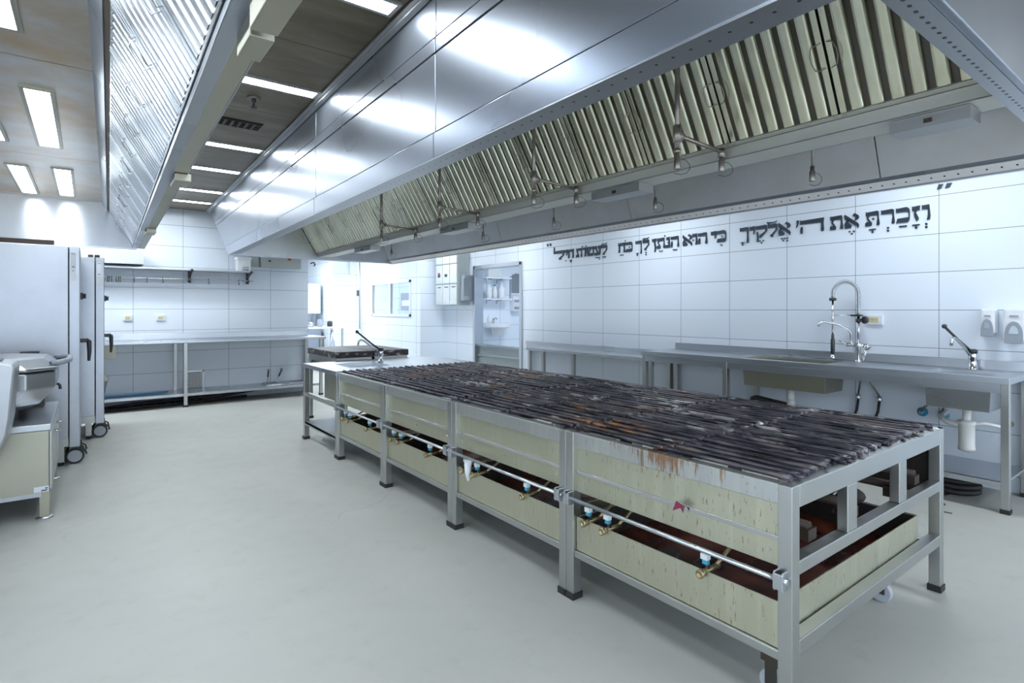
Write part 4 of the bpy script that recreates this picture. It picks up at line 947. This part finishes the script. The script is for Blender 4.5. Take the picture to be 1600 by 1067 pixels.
for i, (x, y, dx, dy) in enumerate(((2.20, 9.13, .035, .06), (2.33, 9.13, .10, .06))):
    r = thing('scrub_brush', ['left', 'right'][i] + ' black-handled scraper leaning on the tiles above the wire racks', 'scraper', (x, y, .20), 'black-handled scrapers')
    MB().tube([(x, y, .20), (x + dx * .5, y + dy * .5, .28)], .005, 6).build('shaft', 'chrome', r)
    MB().tube([(x + dx * .5, y + dy * .5, .28), (x + dx, y + dy, .375)], .012, 8).build('grip', 'dark_plastic', r)
    MB().ball((x + dx, y + dy, .38), .022, 6).build('end_knob', 'grey_plastic', r)

# ---------------------------------------------------------------- left equipment
def oven(label, xf, y0, y1, hnd):
    r = thing('combi_oven', label, 'oven', (xf - .4, (y0 + y1) / 2, 0), 'tall ovens on the left')
    xb = xf - .95; zt = 1.853; zb = .155; dx = .075
    MB().box(xb, xf - dx - .003, y0, y1, zb + .08, zt).build('cabinet', 'steel_oven', r, bevel=.004)
    MB().box(xf - dx, xf, y0 + .0, y1, zb, zt).build('door', 'steel_oven', r, bevel=.006)
    dr = r.children[-1]
    m = MB().box(xf, xf + .045, y0 + .20, y0 + .235, 1.03, 1.065); m.tube([(xf + .04, y0 + .217, 1.06), (xf + .062, y0 + .217, 1.04), (xf + .064, y0 + .217, .95), (xf + .06, y0 + .217, .865)], .017, 8, True, [.016, .02, .017, .011])
    m.build('door_handle', 'dark_plastic', dr, bevel=.003)
    m = MB().box(xf, xf + .02, y0 + .20, y0 + .24, 1.41, 1.47); m.cyl((xf + .015, y0 + .22, 1.44), (xf + .04, y0 + .22, 1.44), .022, 14)
    m.build('latch', 'dark_plastic', dr)
    MB().box(xf - dx + .012, xf - dx + .047, y0 - .0015, y0 + .001, 1.565, 1.805).build('instruction_label', 'tag_paper', dr)
    m = MB().box(xf - dx + .016, xf - dx + .043, y0 - .0025, y0 - .0014, 1.79, 1.794)
    for k in range(3): m.box(xf - dx + .02 + .006 * k, xf - dx + .027 + .007 * k, y0 - .0025, y0 - .0014, 1.675 + .008 * (k % 2), 1.683 + .008 * (k % 2))
    m.box(xf - dx + .026, xf - dx + .033, y0 - .0025, y0 - .0014, 1.645, 1.653); m.build('label_print', 'ink', dr)
    MB().box(xb, xf - dx - .003, y0 + .01, y1 - .01, zb + .01, zb + .08).build('plinth', 'steel_frame', r)
    for yy in (y0 + .04, y1 - .1):
        MB().box(xf - dx - .08, xf - dx - .03, yy, yy + .05, .03, zb + .02).build('leg', 'steel_frame', r, bevel=.003)
        q = r.children[-1]
        MB().cyl((xf - dx - .055, yy + .025, 0), (xf - dx - .055, yy + .025, .035), .022, 12).build('foot_cap', 'black_rubber', q)
    # casters carry the door trolley
    for yy in (y0 + .085, y0 + .30):
        c = MB().cyl((xf - .035, yy - .017, .066), (xf - .035, yy + .017, .066), .066, 24).build('caster_wheel', 'black_rubber', r, bevel=.006)
        MB().cyl((xf - .035, yy - .021, .066), (xf - .035, yy - .016, .066), .05, 24).build('hub_cap', 'wheel_grey', c)
        m = MB().box(xf - .06, xf + .01, yy - .012, yy + .012, .11, .158); m.tube([(xf + .0, yy, .13), (xf + .035, yy, .11), (xf + .045, yy, .07)], .008, 6)
        m.build('caster_bracket', 'dark_plastic', c)
    return r
oven('tall stainless oven with black door handle, nearer of the two on the left', -.054, 6.0, 6.9, 0)
oven('tall stainless oven with black door handle, farther of the two, beside the back bench', .134, 7.1, 8.0, 1)
MB()
for i in range(2):
    tag(MB().box(.0 + .055 * i, .045 + .055 * i, 7.35, 7.40, 1.853, 1.90).build('cable_socket', 'dark_plastic', bevel=.003), ['left', 'right'][i] + ' small black plug block on top of the farther oven', 'plug', 'plug blocks on the oven')

# low stand with doors, and the braising pan on it
cs = thing('pan_stand', 'low stainless cupboard on legs under the braising pan at the left edge', 'cupboard', (-.6, 5.1, 0))
sx0, sx1, sy0, sy1 = -1.2, -.185, 4.585, 5.68
MB().box(sx0, sx1 - .012, sy0 + .01, sy1, .165, .555).build('carcass', 'steel_beige', cs, bevel=.003)
MB().box(sx0, sx1, sy0, sy1 + .01, .555, .597).build('stand_top', 'steel_clean', cs, bevel=.005)
MB().box(sx0, sx1 - .05, sy0 + .008, sy0 + .03, .14, .167).build('lower_rail', 'steel_clean', cs)
for k in range(3):
    ya = sy0 + .03 + k * .35
    dd = MB().box(sx1 - .012, sx1 + .002, ya, ya + .335, .175, .55).build('cupboard_door', 'steel_frame', cs, bevel=.003)
    if k < 2:
        m = MB().tube([(sx1, ya + .27, .50), (sx1 + .03, ya + .27, .50), (sx1 + .032, ya + .30, .50), (sx1, ya + .30, .50)], .006, 6); m.build('door_handle', 'chrome', dd)
for ya in (sy0 + .012, sy1 - .06):
    q = MB().box(sx1 - .06, sx1 - .008, ya, ya + .05, .012, .17).build('leg', 'steel_beige', cs, bevel=.003)
    MB().lathe((sx1 - .034, ya + .025, 0), [(.048, 0), (.048, .006), (.03, .012)], 18).build('foot_plate', 'steel_clean', q)
    MB().box(sx0 + .02, sx0 + .07, ya, ya + .05, 0, .17).build('leg', 'steel_beige', cs)
MB().box(sx1 - .085, sx1 - .012, sy0 + .006, sy0 + .0105, .17, .205).build('rating_plate', 'tag_paper', cs)
q = cs.children[-1]
m = MB().box(sx1 - .05, sx1 - .02, sy0 + .0045, sy0 + .007, .176, .183); m.box(sx1 - .03, sx1 - .018, sy0 + .0045, sy0 + .007, .188, .196); m.build('plate_print', 'ink', q)

bp_ = thing('braising_pan', 'big tilting braising pan with grey-white lid on the cupboard at the left edge', 'pan', (-.6, 5.1, .597))
def ring(cx, cy, hx_, hy_, ch, z):
    return [(cx - hx_ + ch, cy - hy_, z), (cx + hx_ - ch, cy - hy_, z), (cx + hx_, cy - hy_ + ch, z), (cx + hx_, cy + hy_ - ch, z), (cx + hx_ - ch, cy + hy_, z), (cx - hx_ + ch, cy + hy_, z), (cx - hx_, cy + hy_ - ch, z), (cx - hx_, cy - hy_ + ch, z)]
def loft(rings):
    m = MB(); n = len(rings[0]); V = [p_ for r_ in rings for p_ in r_]
    F = [(i * n + k, i * n + (k + 1) % n, (i + 1) * n + (k + 1) % n, (i + 1) * n + k) for i in range(len(rings) - 1) for k in range(n)]
    F += [tuple(reversed(range(n))), tuple((len(rings) - 1) * n + k for k in range(n))]
    return m._add(V, F)
cx_, cy_ = -.66, 5.17
loft([ring(cx_, cy_, .33, .30, .08, .655), ring(cx_, cy_, .40, .38, .12, .69), ring(cx_, cy_, .485, .44, .14, .80), ring(cx_, cy_, .485, .44, .14, .905)]).build('pan_body', 'steel_pan', bp_, bevel=.008)
loft([ring(cx_, cy_, .475, .43, .14, .906), ring(cx_, cy_, .475, .43, .14, .914)]).build('seal', 'black_rubber', bp_)
lid = loft([ring(cx_, cy_, .495, .45, .15, .915), ring(cx_, cy_, .495, .45, .15, .935), ring(cx_, cy_, .42, .38, .14, .99), ring(cx_ - .02, cy_, .36, .32, .12, 1.0)]).build('lid', 'steel_pan', bp_, bevel=.008)
hxp = cx_ + .47
MB().tube([(hxp - .01, cy_ - .28, .955), (hxp + .055, cy_ - .26, .965), (hxp + .085, cy_ - .16, .968), (hxp + .085, cy_ + .16, .968), (hxp + .055, cy_ + .26, .965), (hxp - .01, cy_ + .28, .955)], .019, 10).build('lid_handle', 'grey_plastic', lid)
MB().box(cx_ + .26, cx_ + .37, cy_ + .28, cy_ + .36, .985, 1.01).build('lid_hinge', 'dark_plastic', lid)
MB().tube([(cx_ + .485, cy_ - .1, .80), (cx_ + .50, cy_ - .1, .79), (cx_ + .505, cy_ - .1, .76)], .010, 6).build('drain_lever', 'dark_plastic', bp_)
m = MB().box(cx_ - .3, cx_ + .1, cy_ - .2, cy_ + .2, .597, .66); m.cyl((cx_ + .21, cy_ - .1, .597), (cx_ + .21, cy_ - .1, .70), .011, 10); m.box(cx_ + .25, cx_ + .40, cy_ + .3, cy_ + .4, .597, .66); m.build('pan_mount', 'dark_steel', bp_)
# rounded console column in front of the pan
P = []
for (x, z) in ((-.335, 1.005), (-.330, .985), (-.335, .93), (-.345, .80), (-.352, .70), (-.366, .60), (-.40, .50), (-.45, .42), (-.52, .36), (-.65, .36), (-.95, .60), (-.95, 1.03), (-.42, 1.03)): P.append((x, 4.25, z))
cc = MB().prism(P, (0, .28, 0)).build('console_column', 'steel_pan', bp_, bevel=.012)
MB().box(-.60, -.395, 4.27, 4.45, 1.028, 1.034).build('control_panel', 'dark_plastic', cc, bevel=.003)

# ---------------------------------------------------------------- things on the far right wall and in the far rooms
ep = thing('electric_cabinet', 'white electric cabinet with three columns of doors, left of the washroom door', 'cabinet', (5.1, 8.6, 1.4))
EX, ey0, ey1 = 5.06, 8.20, 8.93
MB().box(EX, XR - .003, ey0, ey1, 1.40, 2.34).build('cabinet_body', 'box_grey', ep, bevel=.006)
cw = (ey1 - ey0) / 3
k_ = 0
for c_ in range(3):
    for (z0, z1) in ((1.41, 1.77), (1.785, 2.12), (2.135, 2.33)):
        dd = MB().box(EX - .012, EX, ey0 + c_ * cw + .008, ey0 + (c_ + 1) * cw - .008, z0, z1).build('cabinet_door', 'panel_white', ep, bevel=.003); k_ += 1
        if z0 == 1.41: MB().box(EX - .014, EX - .012, ey0 + c_ * cw + .05, ey0 + c_ * cw + .17, z1 - .06, z1 - .045).build('label_strip', 'ink', dd)
        if z0 == 1.785 and c_ > 0:
            MB().box(EX - .018, EX - .012, ey0 + c_ * cw + .08, ey0 + c_ * cw + .16, 1.90, 1.95).build('switch', 'ink', dd)
        if z0 == 1.785 and c_ == 2: MB().box(EX - .018, EX - .012, ey0 + c_ * cw + .09, ey0 + c_ * cw + .15, 1.955, 1.98).build('red_switch', 'red_plastic', dd)
m = MB().box(EX - .02, EX, ey0, ey1, 1.772, 1.783); m.box(EX - .02, EX, ey0 - .02, ey1, 2.122, 2.133); m.build('divider_bars', 'grey_plastic', ep)
td = thing('towel_dispenser', 'blue-grey plastic paper dispenser between the electric cabinet and washroom door', 'dispenser', (5.2, 8.1, 1.45))
MB().hexa([(5.10, 8.09, 1.47), (XR - .003, 8.09, 1.47), (XR - .003, 8.19, 1.47), (5.10, 8.19, 1.47), (5.13, 8.085, 1.92), (XR - .003, 8.085, 1.92), (XR - .003, 8.195, 1.92), (5.13, 8.195, 1.92)]).build('dispenser_body', 'grey_plastic', td, bevel=.015)
MB().box(5.12, 5.22, 8.084, 8.09, 1.55, 1.85).build('front_window', 'mirror_grey', td, bevel=.004)

# washroom fittings on the washroom side wall, seen through the door
wy = 9.05
wsh = thing('wall_rack', 'white two-tier wall rack seen through the washroom door', 'rack', (6.35, wy, 1.5))
for z in (1.54, 1.955): MB().box(6.08, 6.69, wy - .26, wy - .003, z - .03, z).build('rack_shelf', 'white_paint', wsh, bevel=.004)
for xx in (6.10, 6.66): MB().box(xx, xx + .02, wy - .25, wy - .22, 1.51, 1.98).build('rack_post', 'steel_clean', wsh)
for xx in (6.25, 6.5):
    for z in (1.44, 1.85): MB().tube([(xx, wy - .01, z), (xx, wy - .01, z + .06), (xx, wy - .2, z + .07)], .008, 6).build('rack_bracket', 'grey_plastic', wsh)
for i, (xx, hh, r_) in enumerate(((6.22, .26, .06), (6.36, .24, .055), (6.52, .29, .07))):
    j = thing('white_jug', ['left', 'middle', 'right'][i] + ' white jug on the lower tier of the washroom rack', 'jug', (xx, wy - .13, 1.54), 'white jugs on the washroom rack')
    MB().lathe((xx, wy - .13, 1.54), [(r_ * .9, 0), (r_, .02), (r_, hh * .7), (r_ * .45, hh * .85), (r_ * .4, hh)], 18).build('jug_body', 'white_plastic', j)
    MB().lathe((xx, wy - .13, 1.54 + hh), [(r_ * .42, 0), (r_ * .42, .03)], 14).build('jug_cap', 'blue_cap' if i == 1 else 'white_plastic', j)
tag(MB().box(6.14, 6.46, wy - .23, wy - .04, 1.955, 2.17).build('storage_tub', 'panel_white', bevel=.012), 'pale tub on the upper tier of the washroom rack', 'tub')
hb = thing('hand_basin', 'white hand basin with faucet seen through the washroom door', 'basin', (6.4, 8.9, .8))
def oval(cx, cy, a_, b_, z, n=20): return [(cx + a_ * math.cos(2 * PI * k / n), cy + b_ * math.sin(2 * PI * k / n), z) for k in range(n)]
loft([oval(6.42, wy - .13, .10, .10, .82), oval(6.42, wy - .15, .12, .12, .94), oval(6.37, wy - .20, .29, .19, .98), oval(6.37, wy - .2, .31, .2, 1.06), oval(6.37, wy - .2, .27, .16, 1.06), oval(6.37, wy - .2, .18, .11, 1.0)]).build('basin_body', 'white_plastic', hb, bevel=.004)
MB().lathe((6.38, wy - .06, 1.05), [(.02, 0), (.02, .09), (.012, .1)], 12).tube([(6.38, wy - .06, 1.13), (6.38, wy - .14, 1.16), (6.38, wy - .18, 1.13)], .011, 8).build('tap', 'chrome', hb)
tag(MB().lathe((6.2, wy - .18, 1.06), [(.04, 0), (.05, .01), (.05, .1), (.02, .13), (.02, .16)], 16).build('soap_bottle', 'white_plastic'), 'small white bottle standing on the washroom basin rim', 'bottle')
P = [(6.83, wy - .012, 1.66), (7.10, wy - .012, 1.66), (7.10, wy - .012, 2.06), (6.97, wy - .012, 2.06), (6.89, wy - .012, 2.03), (6.85, wy - .012, 1.95)]
tag(MB().prism(P, (0, .010, 0)).build('wall_mirror', 'mirror_grey'), 'dark grey mirror with a rounded corner seen through the washroom door', 'mirror')
pd = thing('paper_dispenser', 'white paper dispenser with two dark slots below the washroom mirror', 'dispenser', (6.97, wy, 1.2))
MB().box(6.83, 7.12, wy - .12, wy - .003, 1.29, 1.60).build('dispenser_body', 'white_plastic', pd, bevel=.01)
for z in (1.33, 1.47): MB().box(6.855, 7.08, wy - .125, wy - .118, z, z + .05).build('slot', 'grey_plastic', pd)

# office wall fittings behind the window
of = thing('paper_dispenser', 'grey and white dispenser seen through the left pane of the sliding window', 'dispenser', (6.5, 13, 1.3))
MB().box(6.45, 6.598, 12.55, 13.25, 1.30, 1.75).build('dispenser_body', 'grey_plastic', of, bevel=.02)
MB().box(6.44, 6.45, 12.60, 13.15, 1.42, 1.56).build('front_panel', 'white_plastic', of, bevel=.01)
oh = thing('window_lever', 'pale lever handle seen through the right pane of the sliding window', 'handle', (6.55, 11.8, 1.5))
m = MB().box(6.585, 6.598, 11.95, 12.0, 1.42, 1.70); m.cyl((6.56, 11.65, 1.56), (6.56, 12.1, 1.56), .016, 8); m.cyl((6.56, 11.98, 1.56), (6.595, 11.98, 1.56), .018, 8); m.build('lever_bar', 'grey_plastic', oh)

# post with boxes at the end of the window wall
po = thing('service_post', 'white square post with small control boxes, left of the sliding window', 'post', (4.75, 11.8, 0))
MB().box(4.76, 4.84, 11.76, 11.90, 0, ZC).build('post_body', 'white_paint', po, bevel=.004)
MB().box(4.72, 4.76, 11.77, 11.87, 1.62, 1.75).build('display_box', 'dark_plastic', po, bevel=.004)
MB().box(4.72, 4.76, 11.77, 11.87, 1.47, 1.57).build('switch_box', 'white_plastic', po, bevel=.004)
MB().cyl((4.74, 11.75, .9), (4.74, 11.75, 2.5), .012, 8).build('conduit', 'steel_clean', po)
wl = thing('wall_light', 'white rounded light fitting high on the far tiled wall', 'wall light', (5.35, 13.5, 2.2))
MB().box(5.22, 5.46, 13.45, 13.597, 2.2, 2.55).build('light_housing', 'white_plastic', wl, bevel=.03, seg=3)

# far room: table, appliance
ft = thing('steel_table', 'small white-topped work table in the far room beyond the back wall', 'table', (3.9, 12.6, 0))
MB().box(3.35, 4.62, 12.3, 13.1, .90, .935).build('tabletop', 'worktop_white', ft, bevel=.006)
for xx in (3.38, 4.56):
    for yy in (12.33, 13.04): MB().box(xx, xx + .04, yy, yy + .04, 0, .90).build('leg', 'steel_clean', ft)
MB().tube([(4.25, 12.36, 0), (4.35, 12.36, .86)], .018, 6).build('brace', 'steel_clean', ft)
MB().tube([(4.46, 12.36, 0), (4.36, 12.36, .86)], .018, 6).build('brace', 'steel_clean', ft)
MB().box(3.4, 4.6, 12.35, 13.05, .28, .30).build('undershelf', 'steel_clean', ft)
wm = thing('dish_machine', 'pale grey boxy machine with upper compartment in the far room', 'machine', (4.1, 14.2, 0))
MB().box(3.75, 4.72, 14.2, 14.9, .0, .88).build('machine_base', 'steel_hood', wm, bevel=.01)
MB().box(3.75, 4.72, 14.25, 14.9, 1.22, 1.98).build('upper_compartment', 'panel_white', wm, bevel=.01)
for xx in (3.78, 4.66): MB().box(xx, xx + .04, 14.75, 14.85, .88, 1.22).build('machine_post', 'steel_clean', wm)
MB().box(4.2, 4.22, 14.235, 14.25, 1.24, 1.96).build('door_gap', 'grey_plastic', wm)
for i, (x, hh) in enumerate(((3.95, .10), (4.15, .16), (4.38, .12))):
    tag(MB().lathe((x, 12.6, .935), [(.05, 0), (.06, .01), (.06, hh * .8), (.045, hh), (.04, hh + .01)], 16).build('kitchen_jar', ['steel_clean', 'grey_plastic', 'dark_plastic'][i]), ['left steel jar', 'taller grey jar', 'right dark jar'][i] + ' standing on the far-room table', 'jar', 'jars on the far-room table')
